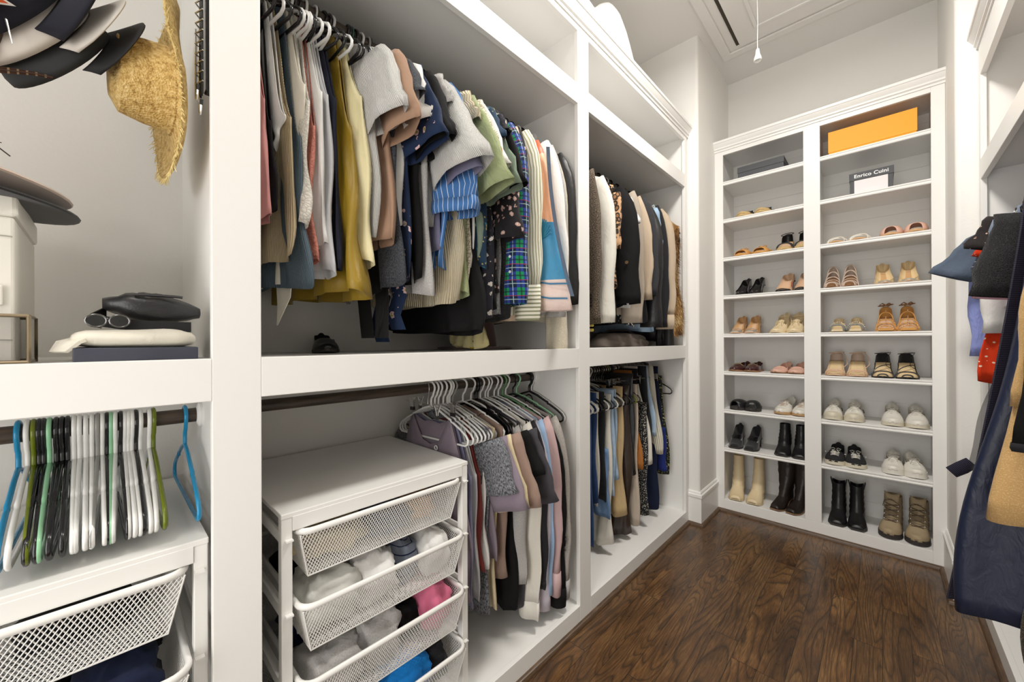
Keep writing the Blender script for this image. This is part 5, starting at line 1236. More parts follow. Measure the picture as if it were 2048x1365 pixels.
# ------------------------------------------------------------------ right cabinet
GR = 'garments in the right-hand cabinet'; HGR = 'hangers in the right-hand cabinet'
def Rt(name, cat, label, y, mat, hemz, hang, short, rz=PI, **k):
    P = dict(k.pop('P', {})); P['hem'] = hemz - ZRR
    return garment(name, label, cat, y, mat, P, x=XRR, z=ZRR, hang=hang, short=short, group=GR, hgroup=HGR, rz=rz, **k)
Rt('blouse', 'blouse', 'periwinkle crinkled blouse, farthest on the right rod', 2.72, 'periwinkle', 1.24, 'black', 'periwinkle blouse', P=LS(slv=.50, r0=.075, r1=.065, out=.03, hw=.225))
Rt('shirt', 'shirt', 'slate grey shirt with a pointed sleeve, far end of the right rod', 2.66, 'slate', 1.45, 'black', 'slate grey shirt', P=T_(slv=.17, r0=.08, r1=.085, out=.10, ang=.62))
Rt('t_shirt', 't-shirt', 'sea green t-shirt showing beside the slate shirt', 2.60, 'seagreen', 1.5, 'black', 'sea green t-shirt', P=T_(slv=.24, out=.045, r0=.06, r1=.065, ang=.10))
Rt('t_shirt', 't-shirt', 'chartreuse t-shirt wedged beside the sea green one', 2.57, 'chart', 1.62, 'black', 'chartreuse t-shirt', P=T_(slv=.08, out=.04, r0=.05, r1=.05))
Rt('t_shirt', 't-shirt', 'navy pinstriped t-shirt on the right rod', 2.53, 'navystripe', 1.5, 'black', 'navy pinstriped t-shirt', P=T_(slv=.18, out=.06, r0=.06, r1=.065, ang=.15))
Rt('shirt', 'shirt', 'plain white shirt hemmed above the red dotted piece', 2.49, 'white', 1.42, 'white', 'white shirt of the right cabinet', P=T_(slv=.40, out=.03, r0=.06, r1=.06, hw=.235))
Rt('dress', 'dress', 'red-orange dress with small cream dots', 2.50, 'reddot', 1.12, 'black', 'red dotted dress', P=T_(slv=.10, out=.03, hw=.262, th=.02))
Rt('t_shirt', 't-shirt', 'pink printed t-shirt with a twisted white trim', 2.38, 'pinkprint', 1.5, 'white', 'pink printed t-shirt', P=T_(slv=.26, out=.05, r0=.06, r1=.07, ang=.20, flat=.25))
Rt('blouse', 'blouse', 'blue and white tie-print blouse with a ruffled hem', 2.32, 'bluewhite', 1.24, 'black', 'blue tie-print blouse', P=T_(slv=.10, out=.03, hw=.225, A=.014))
Rt('dress', 'dress', 'black dress with small rose dots', 2.27, 'dotblack', 1.32, 'black', 'rose-dotted black dress', P=T_(slv=.10, hw=.20))
Rt('shirt', 'shirt', 'grey chambray shirt with a loose short sleeve', 2.24, 'chambray', 1.30, 'grey', 'grey chambray shirt', P=T_(slv=.26, r0=.07, r1=.085, out=.045, hw=.195, ang=.18))
Rt('lace_blouse', 'top', 'black eyelet lace top with a scalloped sleeve', 2.17, 'blacklace', 1.42, 'black', 'black eyelet top', P=T_(slv=.27, r0=.075, r1=.095, out=.05, hw=.19, flat=.4, ang=.22))
shm, sht, shb = nt('sheer mesh'); shb.inputs['Base Color'].default_value = (.06, .06, .065, 1); shb.inputs['Alpha'].default_value = .42; shb.inputs['Roughness'].default_value = .6
Rt('mesh_dress', 'dress', 'sheer charcoal mesh dress with a ribbed waistband', 2.36, shm, .98, 'black', 'sheer mesh dress', P=dict(sw=.20, hw=.235, th=.025, arm=.2, strap=.12, nk=.08, nf=.12, solid=0), cuff=None,
   extra=lambda t: MB().loft([[((.232)*sgp(math.cos(2*PI*i/30), .75), .030*sgp(math.sin(2*PI*i/30), .7), z) for i in range(30)] for z in (-.93, -.975)], True).build('waistband', F['charcoal'], t, world=False, angle=180))
def meshbag(t):
    band = F['rib_navy']
    MB().tube([(.275, -.0, -1.165), (.305, .0, -1.195), (.335, .0, -1.222)], [.024, .027, .025], 12, sq=.5).build('elastic_cuff', band, t, world=False)
    MB().tube([(.235, .035, -1.105), (.255, .035, -1.098), (.262, .035, -1.106), (.235, .035, -1.118)], .0028, 6, closed=True).build('zip_pull', HM['black'], t, world=False)
Rt('sheer_top', 'top', 'sheer grey mesh jacket with a black elastic cuff, lowest by the corner', 2.60, shm, .76, 'black', 'sheer mesh jacket', P=dict(sw=.19, hw=.29, th=.03, tube=.62, nk=.02, nf=0, nb=0, solid=0, slope=-.02), extra=meshbag)
def coat_edge(t):
    E = [(.205+.062*(0), -.035, -.18)]
    pts = []
    for k in range(15):
        v = k/14; pts.append((.212+.170*v**1.15, -.036-.012*v, -.165-1.365*v))
    MB().strip(pts, (.030, .02, 0), .006).build('rib_trim', F['rib_navy'], t, world=False, angle=60)
    MB().strip([(.37, -.05, -1.44), (.2, -.062, -1.435), (0, -.064, -1.43), (-.2, -.06, -1.43)], (0, 0, .004), .002).build('hem_seam', F['navy2'], t, world=False)
Rt('long_coat', 'coat', 'long navy nylon coat with ribbed edge, hanging out into the aisle', 1.98, 'navyny', .40, 'black', 'long navy nylon coat', P=dict(sw=.215, hw=.385, th=.055, A=.008, nw=3, M=26, N=60, nf=.05), extra=coat_edge)
Rt('sweater', 'sweater', 'black sweater sleeve end showing in front of the camel fleece', 1.75, 'black', 1.15, 'black', 'black sweater in the right cabinet', P=LS(slv=.74, r0=.06, r1=.055, out=.145, od=.4, sw=.15, hw=.20, flat=.5), cuff=(.02, 'dchar'))
Rt('fleece_coat', 'coat', 'camel teddy-fleece coat at the right edge', 1.84, 'fleece', .77, 'black', 'camel fleece coat', P=LS(slv=.64, r0=.065, r1=.055, out=.115, od=.30, sw=.16, hw=.324, th=.05, flat=.6, A=.008))
Rt('skirt', 'skirt', 'dark tweed print skirt hanging lowest in the right cabinet', 1.92, 'darkprint', .30, 'black', 'dark tweed print skirt', P=dict(sw=.20, hw=.25, tube=1.0, th=.03, nk=.02, nf=0, nb=0))
t = thing('tote_bag', 'tan leather tote bag in the upper cubby of the right cabinet', 'bag', (.62, 2.60, 2.1435))
tl = plain('tan saddle leather', srgb(178, 116, 54), .45)
MB().box(.50, .74, 2.46, 2.73, 2.1435, 2.36).build('body', tl, t, smooth=False, bevel=.012)
mb = MB()
for k in range(15): mb.box(.4985, .4995, 2.725, 2.728, 2.155+.0135*k, 2.162+.0135*k)
mb.build('stitching', plain('dark thread', srgb(90, 56, 30), .8), t, smooth=False)
t = thing('hair_clip', 'small yellow and green clip lying at the front of the right cubby', 'clip', (.40, 2.62, 2.1435))
mb = MB(); 
for k in range(4): mb.tube([(-.01, .02*k-.03, .004), (.008, .02*k-.02, .016), (.0, .02*k-.008, .004)], .003, 6)
mb.build('body', plain('yellow green', srgb(170, 172, 100), .5), t, world=False)

# ------------------------------------------------------------------ shoes
def shoe(name, label, loc, rz, group, L=.25, W=.042, toe='round', heel=0., sole_t=.010, H=.055, op=.42, side=.035, up=None, sole=None, inner=None,
         kind='flat', laces=None, straps=None, shaft=None, heelk='block', plat=0., band=None, toecap=None, extra=None, bows=None, back=True, opening=.8, rx=0):
    """toe at local y=0 pointing to -Y, heel at y=L"""
    t = thing(name, label, 'shoe', loc, rz, group)
    if rx: t.rotation_euler = (rx, 0, rz)
    def wd(s):
        if toe == 'point': f = min(1, (s/.34)**.62) if s < .34 else 1
        elif toe == 'square': f = .62+.38*ss(0, .22, s)
        else: f = math.sin(PI/2*min(1, s/.28))**.55 if s > 0 else 0
        f = max(f, .12)
        if s > .32: f *= 1-.27*ss(.32, .66, s)
        if s > .86: f *= math.sqrt(max(.20, 1-((s-.86)/.145)**2))
        return W*f
    def el(s): return plat + heel*ss(.30, .82, s) + (.006*(1-s/.12) if s < .12 else 0)
    def hh(s):
        return H*(.46+.54*ss(.08, .52, s))*(min(1, (s+.0012)/.05))**.5
    S = [0, .015, .04, .08, .13, .19, .25, .31, .37, .43, .49, .55, .61, .67, .73, .79, .85, .90, .94, .97, .985, 1.0]
    K = 17
    # sole
    rings = []
    for s in S:
        w_, e_ = wd(s)*1.06, el(s); y = s*L
        rings.append([(w_, y, e_), (w_, y, e_+sole_t), (0, y, e_+sole_t*1.0), (-w_, y, e_+sole_t), (-w_, y, e_), (-w_*.7, y, e_-(plat if not heel else 0)*(1)), (w_*.7, y, e_-(plat if not heel else 0))])
    if plat: 
        rings = [[(x, y, (z if z > el(s)+.001 else max(0, (el(s)-plat)*.0)) if not heel else (z if z > el(s)+.001 else z-plat)) for (x, y, z) in r] for r, s in zip(rings, S)]
    so = MB().loft(rings, True, (True, True)).build('sole', sole, t, world=False, angle=35)
    if heel > .02:
        e_ = heel+plat*.0; y0 = L*.80; mb = MB()
        if heelk == 'block': rr_ = [[(W*.66*k*math.cos(2*PI*i/14), L*.885+L*.10*k*math.sin(2*PI*i/14), z) for i in range(14)] for k, z in ((1, e_+sole_t*.6), (.92, e_*.5), (.9, 0))]
        elif heelk == 'wedge': rr_ = [[(wd(min(1, max(.3, s)))*.98*(1 if q < 2 else -1), max(.3, s)*L, (el(s)+.002 if q in (0, 3) else 0)) for q in range(4)] for s in (.3, .45, .6, .75, .9, .98)]
        else: rr_ = [[(W*.6*k*math.cos(2*PI*i/12), L*(.93-.03*(1-j/3))+W*.62*k*math.sin(2*PI*i/12), z) for i in range(12)] for j, (k, z) in enumerate(((1, e_+sole_t*.6), (.45, e_*.7), (.2, e_*.3), (.17, 0)))]
        mb.loft(rr_, True, (True, True)); mb.build('heel', (inner if heelk == 'wood' else (straps_m if False else (up if heelk in ('block', 'stiletto') else sole))), t, world=False, angle=50)
    # insole
    if inner is not None:
        rings = []
        for s in S[1:-1]:
            w_, e_ = wd(s)*.93, el(s)+sole_t; y = s*L; rings.append([(w_, y, e_+.0005), (w_*.6, y, e_+.002), (0, y, e_+.0012), (-w_*.6, y, e_+.002), (-w_, y, e_+.0005)])
        MB().loft(rings, False).build('insole', inner, t, world=False, angle=180, solid=.001)
    # upper
    if kind in ('flat', 'dome', 'boot'):
        rings = []
        for s in S:
            w_, e_ = wd(s), el(s)+sole_t*.7; y = s*L; h = hh(s); ring = []
            opn = s > op and s < .99 and kind != 'boot'
            sd = side*(1+.75*ss(.62, 1, s)) if opn else 0
            if opn: sd += (h-side)*(1-ss(op, op+.09, s))*.75
            for i in range(K):
                f = i/(K-1)
                if not opn:
                    a = PI*f; x = w_*sgp(math.cos(a), .8); z = h*math.sin(a)**.75
                    if kind == 'boot' and s > .5: z = h*(1+ss(.5, .75, s)*.5)*math.sin(a)**.6
                    if s >= .99 and kind != 'boot': z = side*(1.35+.75*math.sin(a))*min(1, math.sin(a)*2.4)**.8
                else:
                    q = abs(2*f-1); sg = 1 if f < .5 else -1    # q: 1 at the edge, 0 in the middle
                    if q > .5: k = (1-q)/.5; x = sg*w_*(1-.04*math.sin(PI*k)-.10*k); z = sd*k
                    else: k = (.5-q)/.5; x = sg*w_*(.90-.08*k*3 if k < .33 else .82*(1-(k-.33)/.67)); z = sd*(1-min(1, k*1.6)*.97)+.001
                ring.append((x, y, e_+z))
            rings.append(ring)
        MB().loft(rings, False).build('upper', up, t, world=False, angle=65, solid=.0018)
        if toecap is not None:
            rings = []
            for s in S[:6]:
                w_, e_ = wd(s)*1.03, el(s)+sole_t*.7; h = hh(s)*1.04; rings.append([(w_*sgp(math.cos(PI*i/14), .8), s*L-.0015, e_+h*math.sin(PI*i/14)**.75+.001) for i in range(15)])
            MB().loft(rings, False).build('toe_cap', toecap, t, world=False, angle=180)
    if kind == 'boot':
        ht, r0x, r0y, lean, topm = shaft; rings = []; n = 22; cy = L*.76; zb = el(.8)+sole_t+.015
        for k in range(14):
            v = k/13; z = zb-.012+(ht-zb+.012)*v; fx = W*.84+(r0x-W*.84)*ss(.05, .8, v)
            yb_ = L*.985+(cy+r0y+lean-L*.985)*ss(.1, 1, v); yf_ = L*.36+(cy-r0y+lean-L*.36)*(1-(1-min(1, v*1.25))**2.4)
            cyy = (yb_+yf_)/2; fy = (yb_-yf_)/2
            wr_ = .0034*math.sin(k*2.6)*(1-abs(2*v-.8))
            rings.append([((fx+wr_)*sgp(math.cos(2*PI*i/n), .9), cyy+(fy+wr_)*math.sin(2*PI*i/n), z+(.010*math.cos(2*2*PI*i/n) if k == 13 and topm == 'w' else 0)-.012*(1-v)*math.sin(2*PI*i/n)*(-1)) for i in range(n)])
        inn = [[(x*.93, cyy+lean*0+(y-cyy)*.93, z-.03) for x, y, z in rings[-1]]]
        MB().loft(rings + [[(x*.95, cyy+(y-cyy)*.95, z) for x, y, z in rings[-1]]] + inn, True, (False, True)).build('shaft', up, t, world=False, angle=80)
        if topm == 'w':
            for s_ in (-1, 1): MB().tube([(s_*(r0x-.002), cyy-.008, ht-.03), (s_*(r0x+.005), cyy-.009, ht+.008), (s_*(r0x+.006), cyy, ht+.018), (s_*(r0x+.005), cyy+.009, ht+.008), (s_*(r0x-.002), cyy+.008, ht-.03)], .0028, 6).build('pull_tab', up, t, world=False)
    if band:   # slide / mule band: (s0, s1, height, mat)
        for (s0, s1, hb, bm) in band:
            rings = []
            for k in range(7):
                s = s0+(s1-s0)*k/6; w_, e_ = wd(s)*1.03, el(s)+sole_t*.3; rings.append([(w_*sgp(math.cos(PI*i/14), .8), s*L, e_+hb*(1+.25*math.sin(PI*k/6))*math.sin(PI*i/14)**.7) for i in range(15)])
            MB().loft(rings, False).build('strap_band', bm, t, world=False, angle=180, solid=.003)
    if straps:  # list of (s_left, s_right, height, radius, mat)
        for (sl, sr, hb, r, bm) in straps:
            pts = []
            for i in range(13):
                a = PI*i/12; s = sl+(sr-sl)*(i/12); w_ = wd(s)*1.02; pts.append((-w_*sgp(math.cos(a), .85), s*L, el(s)+sole_t*.6+hb*math.sin(a)**.8))
            MB().tube(pts, r, 6, sq=.55).build('strap', bm, t, world=False)
    if laces and kind == 'flat':
        rows = []
        for j in range(6):
            s = op-.10+.16*j/5; rows.append([(u*wd(s)*.46, s*L, el(s)+sole_t*.7+hh(min(s, op))*(1.0-.10*abs(u))+.004+.012*(j/5)**2) for u in (-1, -.5, 0, .5, 1)])
        MB().loft(rows, False).build('tongue', up, t, world=False, angle=180, solid=.004)
    if laces:
        lm, n, s0, s1, hz = laces; mb = MB()
        for k in range(n):
            s = s0+(s1-s0)*k/(n-1); w_ = wd(s)*.42; z = el(s)+sole_t*.7+hh(s)*hz+.003
            mb.tube([(-w_, s*L, z-.006), (-w_*.5, s*L-.001, z+.001), (w_*.5, (s+.02)*L, z+.001), (w_, (s+.025)*L, z-.006)], .0022, 5)
            if k < n-1: mb.tube([(w_, s*L, z-.004), (0, (s+.03)*L, z+.004), (-w_, (s+(s1-s0)/(n-1))*L, z-.003)], .0020, 5)
        s = s1; z = el(s)+sole_t*.7+hh(s)*hz+.004
        for q in (-1, 1):
            mb.tube([(0, s*L, z), (q*.012, s*L-.006, z+.012), (q*.028, s*L-.012, z+.008), (q*.020, s*L-.010, z-.002), (0, s*L, z+.001)], .0017, 5)
            mb.tube([(0, s*L, z), (q*.010, s*L-.020, z+.002), (q*.022, s*L-.045, z-.012)], .0017, 5)
        mb.build('laces', lm, t, world=False)
    if extra: extra(t, dict(wd=wd, el=el, hh=hh, L=L, st=sole_t))
    return t
def cupback(mat, h, s0=.84):
    def f(t, q):
        L, el, wd, st = q['L'], q['el'], q['wd'], q['st']; rows = []
        for j in range(6):
            v = j/5; row = []
            for i in range(13):
                a = PI*(i/12); s = s0+(1-s0)*math.sin(a); x = wd(s0)*.98*math.cos(a)*(1-.10*v); row.append((x, s*L, el(s)+st+h*v*(.55+.45*math.sin(a))))
            rows.append(row)
        MB().loft(rows, False).build('heel_cup', mat, t, world=False, angle=180, solid=.002)
    return f
def both(*fs):
    def f(t, q):
        for g in fs: g(t, q)
    return f
def ankle(mat, h, r=.0028, s=.86, dang=0):
    def f(t, q):
        L, el, wd, st = q['L'], q['el'], q['wd'], q['st']; z = el(s)+st+h
        pts = [(wd(s)*1.05*math.cos(a), s*L-.012+.034*math.sin(a), z+.004*math.cos(a)) for a in [2*PI*k/18 for k in range(18)]]
        mb = MB().tube(pts, r, 6, closed=True)
        if dang: mb.tube([(wd(s), s*L-.01, z), (wd(s)+.018*dang, s*L-.05, z-.03), (wd(s)+.022*dang, s*L-.07, z-.075), (wd(s)+.004, s*L-.10, z-.098)], r*.8, 5)
        mb.build('ankle_strap', mat, t, world=False)
    return f
def pearls(t, q):
    L, el, wd, st = q['L'], q['el'], q['wd'], q['st']; s = .36; mb = MB()
    for i in range(15):
        a = PI*(.04+.92*i/14); mb.ell((wd(s)*1.06*math.cos(a), s*L, el(s)+st*.6+.058*math.sin(a)**.8), (.0035,)*3, 8, 5)
    mb.build('rhinestones', plain('rhinestone', (.85, .82, .75), .12, .6), t, world=False)
def studs(t, q):
    L, el, wd, st = q['L'], q['el'], q['wd'], q['st']; mb = MB()
    for s, h in ((.05, .022), (.22, .045), (.40, .068)):
        for i in range(7):
            a = PI*i/6; mb.ell((wd(s)*1.04*math.cos(a), s*L, el(s)+st*.6+h*math.sin(a)**.8), (.004,)*3, 8, 5)
    for k in range(6): mb.ell((0, L*(.05+.12*k), el(.05+.12*k)+st+.022+.016*k), (.004,)*3, 8, 5)
    mb.build('studs', plain('rose gold', (.85, .55, .38), .2, 1), t, world=False)
def bow(mat, s=.30, h=.05, sz=.016):
    def f(t, q):
        L, el, st = q['L'], q['el'], q['st']; z = el(s)+st+h; mb = MB()
        for g in (-1, 1):
            mb.tube([(0, s*L, z), (g*sz, s*L-.004, z+sz*.7), (g*sz*1.7, s*L, z+.002), (g*sz, s*L, z-.004), (0, s*L, z)], .004, 6)
            mb.tube([(0, s*L, z), (g*sz*.8, s*L-sz, z-.010)], .003, 6)
        mb.build('bow', mat, t, world=False)
    return f
def bit(mat, s=.38, h=.052):
    def f(t, q):
        L, el, wd, st = q['L'], q['el'], q['wd'], q['st']
        MB().tube([(wd(s)*.75*math.cos(PI*i/8), s*L, el(s)+st+h*math.sin(PI*i/8)**.5*.92) for i in range(1, 8)], .003, 6).build('metal_bit', mat, t, world=False)
    return f
def jag(t, q):
    L, wd, el, st = q['L'], q['wd'], q['el'], q['st']
    for s_ in (-1, 1):
        pts = [(s_*wd(s)*1.0*.97, s*L, el(s)+st+z) for s, z in ((.36, .038), (.45, .028), (.55, .026), (.66, .018), (.80, .022), (.93, .020))]
        MB().tube(pts, .0035, 5, sq=.5).build('side_stripe', HM['white'], t, world=False)
S_ = dict(
 black=plain('shoe black leather', (.012, .012, .013), .35), patent=plain('black patent', (.010, .010, .011), .12, coat=.6), suede=plain('black suede', (.014, .014, .015), .95, sheen=.3),
 white=plain('white shoe leather', srgb(228, 224, 214), .45), dirty=plain('aged white rubber', srgb(214, 206, 186), .6), gum=plain('gum sole', srgb(186, 150, 106), .55),
 nude=plain('nude leather', srgb(220, 184, 152), .42), nudein=plain('tan insole', srgb(206, 164, 116), .55), cream=plain('cream leather', srgb(226, 206, 168), .45), creamyin=plain('cream insole', srgb(230, 204, 158), .55),
 blush=plain('blush leather', srgb(222, 178, 158), .55), burg=plain('burgundy patent', srgb(60, 18, 20), .15, coat=.5), rope=plain('jute rope', srgb(206, 176, 124), .9, bumps=(300, 1., .004)),
 gold=plain('shoe gold', (.75, .55, .30), .25, 1), silver=plain('silver leather', srgb(196, 192, 186), .28, .6), tan=plain('tan suede', srgb(206, 152, 84), .8), brownin=plain('brown insole', srgb(140, 100, 66), .6),
 sole=plain('dark sole', (.035, .03, .028), .6), soletan=plain('tan sole', srgb(150, 112, 80), .6), red=plain('red lining', srgb(180, 60, 42), .6), cow=plain('worn brown black leather', srgb(34, 26, 22), .42, bumps=(45, .5, .004)),
 hike=plain('hiking suede', srgb(164, 146, 116), .8, bumps=(200, .3, .002)), hikedk=plain('hiking brown', srgb(58, 44, 40), .85), hikesole=plain('hiking rubber', srgb(52, 46, 44), .7), lacebr=plain('brown lace', srgb(86, 72, 60), .8),
 glitter=plain('silver glitter', srgb(206, 198, 184), .35, .3, bumps=(900, 1., .002)), clear=plain('smoky vinyl', srgb(190, 196, 196), .1, trans=.6), greige=plain('shoe greige', srgb(196, 176, 160), .6), canvas=plain('black canvas', (.016, .016, .018), .9, bumps=(500, .4, .001)))
FY = YB + .012
def pair(name, what, lvl, x0, x1, gap=0, rzs=(0, 0), dy=(0, 0), **k):
    """x0..x1: span of the pair on the shelf"""
    g = what; z = SH[lvl]+.0008; w2 = (x1-x0)/4; k['W'] = min(.052, w2*.93)
    xs = (x0+w2, x1-w2)
    for n, (x, s) in enumerate(zip(xs, ('left', 'right'))):
        shoe(name, '%s, %s shoe of the pair' % (what, s), (x, FY+dy[n], z), rzs[n], g, **k)
# left column
pair('espadrille', 'black and jute slip-on espadrilles', 1, -.815, -.57, rzs=(-.15, -.1), L=.24, W=.044, H=.045, op=.40, side=.030, up=S_['canvas'], sole=S_['rope'], sole_t=.022, inner=S_['greige'], toecap=S_['rope'])
pair('sandal', 'tan suede sandals tied with a bow', 2, -.825, -.585, rzs=(-.12, -.12), L=.22, W=.046, toe='round', sole=S_['tan'], sole_t=.014, inner=S_['nudein'], kind='sandal', up=S_['tan'], band=[(.10, .45, .038, S_['tan'])], extra=both(bow(S_['tan'], .45, .045), cupback(S_['tan'], .045)))
pair('wedge_sandal', 'black strappy wedge sandals with jute soles', 2, -.545, -.335, L=.22, W=.043, sole=S_['rope'], sole_t=.018, heel=.065, heelk='wedge', inner=S_['nude'], kind='sandal', up=S_['black'], straps=[(.18, .18, .042, .004, S_['black']), (.34, .34, .050, .004, S_['black'])], extra=both(cupback(S_['black'], .070, .78), ankle(S_['black'], .058)))
pair('pump', 'black pointed patent pumps', 3, -.825, -.64, rzs=(-.12, -.10), L=.23, W=.040, toe='point', heel=.075, heelk='stiletto', H=.040, op=.30, side=.032, up=S_['patent'], sole=S_['black'], sole_t=.005, inner=S_['black'])
pair('pump', 'black-tipped nude pumps with red lining', 3, -.56, -.345, rzs=(-.10, -.10), L=.23, W=.044, toe='round', heel=.085, heelk='stiletto', H=.030, op=.26, side=.030, up=S_['nude'], sole=S_['black'], sole_t=.006, inner=S_['nude'], toecap=S_['patent'],
     extra=lambda t, q: MB().tube([(q['wd'](s)*.80, s*q['L'], q['el'](s)+.012+.018*math.sin(PI*(s-.28)/.4)) for s in (.28, .36, .44, .52, .60, .68)], .003, 6).build('red_edge', S_['red'], t, world=False))
pair('pump', 'nude pumps with silver buckled toes', 4, -.845, -.655, rzs=(-.06, -.04), L=.225, W=.041, toe='square', heel=.075, heelk='block', H=.036, op=.26, side=.030, up=S_['nudein'], sole=S_['nude'], sole_t=.006, inner=S_['nude'], toecap=S_['silver'], extra=bit(S_['silver'], .22, .034))
pair('lace_up_heel', 'cream lace-up heels with looped ties', 4, -.60, -.385, rzs=(-.20, -.05), L=.22, W=.044, heel=.055, heelk='block', H=.05, op=.5, side=.045, up=S_['cream'], sole=S_['cream'], sole_t=.007, inner=S_['nude'], laces=(S_['cream'], 4, .26, .5, 1.0), extra=ankle(S_['cream'], .06, .002, dang=1))
pair('loafer', 'burgundy patent loafers with metal bits', 5, -.868, -.655, rzs=(-.22, -.10), L=.235, W=.044, H=.048, op=.44, side=.030, up=S_['burg'], sole=S_['soletan'], sole_t=.010, inner=S_['brownin'], extra=bit(S_['gold']))
pair('moccasin', 'blush pink moccasins', 5, -.595, -.385, rzs=(-.20, -.12), L=.235, W=.046, H=.046, op=.42, side=.034, up=S_['blush'], sole=S_['soletan'], sole_t=.006, inner=S_['blush'],
     extra=lambda t, q: MB().tube([(q['wd'](.36)*.9*math.cos(PI*i/8), .36*q['L'], q['el'](.36)+q['hh'](.36)*math.sin(PI*i/8)**.75+.006) for i in range(9)], .004, 6, sq=.5).build('apron_band', S_['blush'], t, world=False))
pair('slide_sandal', 'black leather slides with wide bands', 6, -.865, -.635, rzs=(-.25, .05), L=.235, W=.048, sole=S_['sole'], sole_t=.020, inner=S_['suede'], kind='sandal', band=[(.05, .60, .055, S_['black'])], up=S_['black'])
pair('sneaker', 'white leather sneakers with gum soles in the left column', 6, -.575, -.36, rzs=(-.18, -.12), L=.25, W=.046, H=.062, op=.50, side=.045, up=S_['white'], sole=S_['gum'], sole_t=.018, inner=S_['dirty'], laces=(S_['greige'], 5, .26, .50, 1.0))
pair('shoe', 'high-vamp black suede pumps', 7, -.855, -.66, rzs=(.04, -.06), L=.235, W=.043, toe='square', heel=.06, heelk='block', H=.062, op=.42, side=.045, up=S_['suede'], sole=S_['sole'], sole_t=.007, inner=S_['black'])
pair('ankle_boot', 'black leather ankle boots with gold-trimmed heels', 7, -.56, -.355, rzs=(.02, .05), L=.235, W=.040, toe='square', heel=.06, heelk='block', H=.055, up=S_['black'], sole=S_['sole'], sole_t=.007, kind='boot', shaft=(.205, .033, .040, 0., 'p'))
pair('ankle_boot', 'cream leather ankle boots on the bottom shelf', 8, -.855, -.635, rzs=(.10, -.05), L=.235, W=.046, toe='square', heel=.05, heelk='block', H=.065, up=S_['cream'], sole=S_['cream'], sole_t=.006, kind='boot', shaft=(.305, .035, .040, .01, 'p'))
pair('western_boot', 'worn dark brown western boots leaning in the corner', 8, -.60, -.415, rzs=(-.22, -.24), L=.27, W=.044, toe='square', heel=.04, heelk='block', H=.062, up=S_['cow'], sole=S_['soletan'], sole_t=.007, kind='boot', shaft=(.355, .062, .066, .03, 'w'))
# right column
pair('strappy_sandal', 'white strappy flat sandals', 2, -.27, -.045, rzs=(-.12, -.10), L=.22, W=.044, sole=S_['nudein'], sole_t=.007, inner=S_['nudein'], kind='sandal', up=S_['white'], straps=[(.10, .30, .030, .004, S_['white']), (.30, .12, .036, .004, S_['white']), (.42, .62, .045, .004, S_['white'])])
pair('slide_sandal', 'blush pink puffed slides', 2, -.01, .205, rzs=(-.10, -.06), L=.22, W=.049, sole=S_['nudein'], sole_t=.012, inner=S_['nude'], kind='sandal', band=[(.06, .58, .048, S_['blush'])], up=S_['blush'])
pair('cage_heel', 'silver caged lace-up heels', 3, -.278, -.10, L=.22, W=.041, sole=S_['brownin'], sole_t=.006, heel=.075, heelk='stiletto', inner=S_['brownin'], kind='sandal', up=S_['greige'],
     straps=[(.08, .08, .028, .0035, S_['greige'])] + [q for k in range(5) for q in ((.12+.11*k, .24+.11*k, .036+.016*k, .0026, S_['greige']), (.24+.11*k, .12+.11*k, .036+.016*k, .0026, S_['greige']))], extra=cupback(S_['greige'], .08))
pair('pump', 'beige glitter-tipped pumps', 3, -.028, .172, rzs=(.06, -.02), L=.235, W=.043, toe='point', heel=.085, heelk='stiletto', H=.032, op=.26, side=.032, up=S_['creamyin'], sole=S_['nude'], sole_t=.006, inner=S_['nudein'], toecap=S_['glitter'],
     extra=lambda t, q: MB().box(-.009, .009, .66*q['L'], .72*q['L'], q['el'](.68)+.0085, q['el'](.68)+.0095).build('insole_label', S_['white'], t, world=False, smooth=False))
pair('clear_heel', 'cream block heels with a rhinestone strap', 4, -.25, -.072, L=.215, W=.042, toe='square', sole=S_['cream'], sole_t=.010, heel=.05, heelk='block', inner=S_['creamyin'], kind='sandal', up=S_['cream'], band=[(.06, .26, .040, S_['clear'])], extra=both(pearls, cupback(S_['cream'], .04)))
pair('studded_heel', 'tan gladiator heels with rose-gold studs', 4, -.025, .168, L=.22, W=.044, toe='square', sole=S_['tan'], sole_t=.014, heel=.07, heelk='stiletto', inner=S_['nude'], kind='sandal', up=S_['tan'],
     straps=[(.05, .05, .022, .0035, S_['tan']), (.22, .22, .042, .0035, S_['tan']), (.40, .40, .060, .0035, S_['tan']), (.60, .60, .070, .003, S_['tan'])], extra=both(studs, cupback(S_['tan'], .08), ankle(S_['brownin'], .085), bow(S_['brownin'], .66, .10, .016)))
pair('sandal_heel', 'nude ankle-strap heels', 5, -.275, -.058, L=.225, W=.043, sole=S_['nude'], sole_t=.008, heel=.08, heelk='stiletto', inner=S_['creamyin'], kind='sandal', up=S_['nude'], band=[(.08, .13, .026, S_['nude']), (.18, .24, .034, S_['nude'])], extra=both(cupback(S_['greige'], .062), ankle(S_['nude'], .06, dang=1)))
pair('sandal_heel', 'black ankle-strap heels with cream insoles', 5, -.045, .168, L=.225, W=.045, sole=S_['black'], sole_t=.006, heel=.08, heelk='stiletto', inner=S_['creamyin'], kind='sandal', up=S_['black'],
     straps=[(.04, .04, .016, .004, S_['black']), (.22, .22, .036, .004, S_['black']), (.30, .62, .05, .003, S_['black'])], extra=both(cupback(S_['suede'], .065), ankle(S_['black'], .062, .002, dang=-1)))
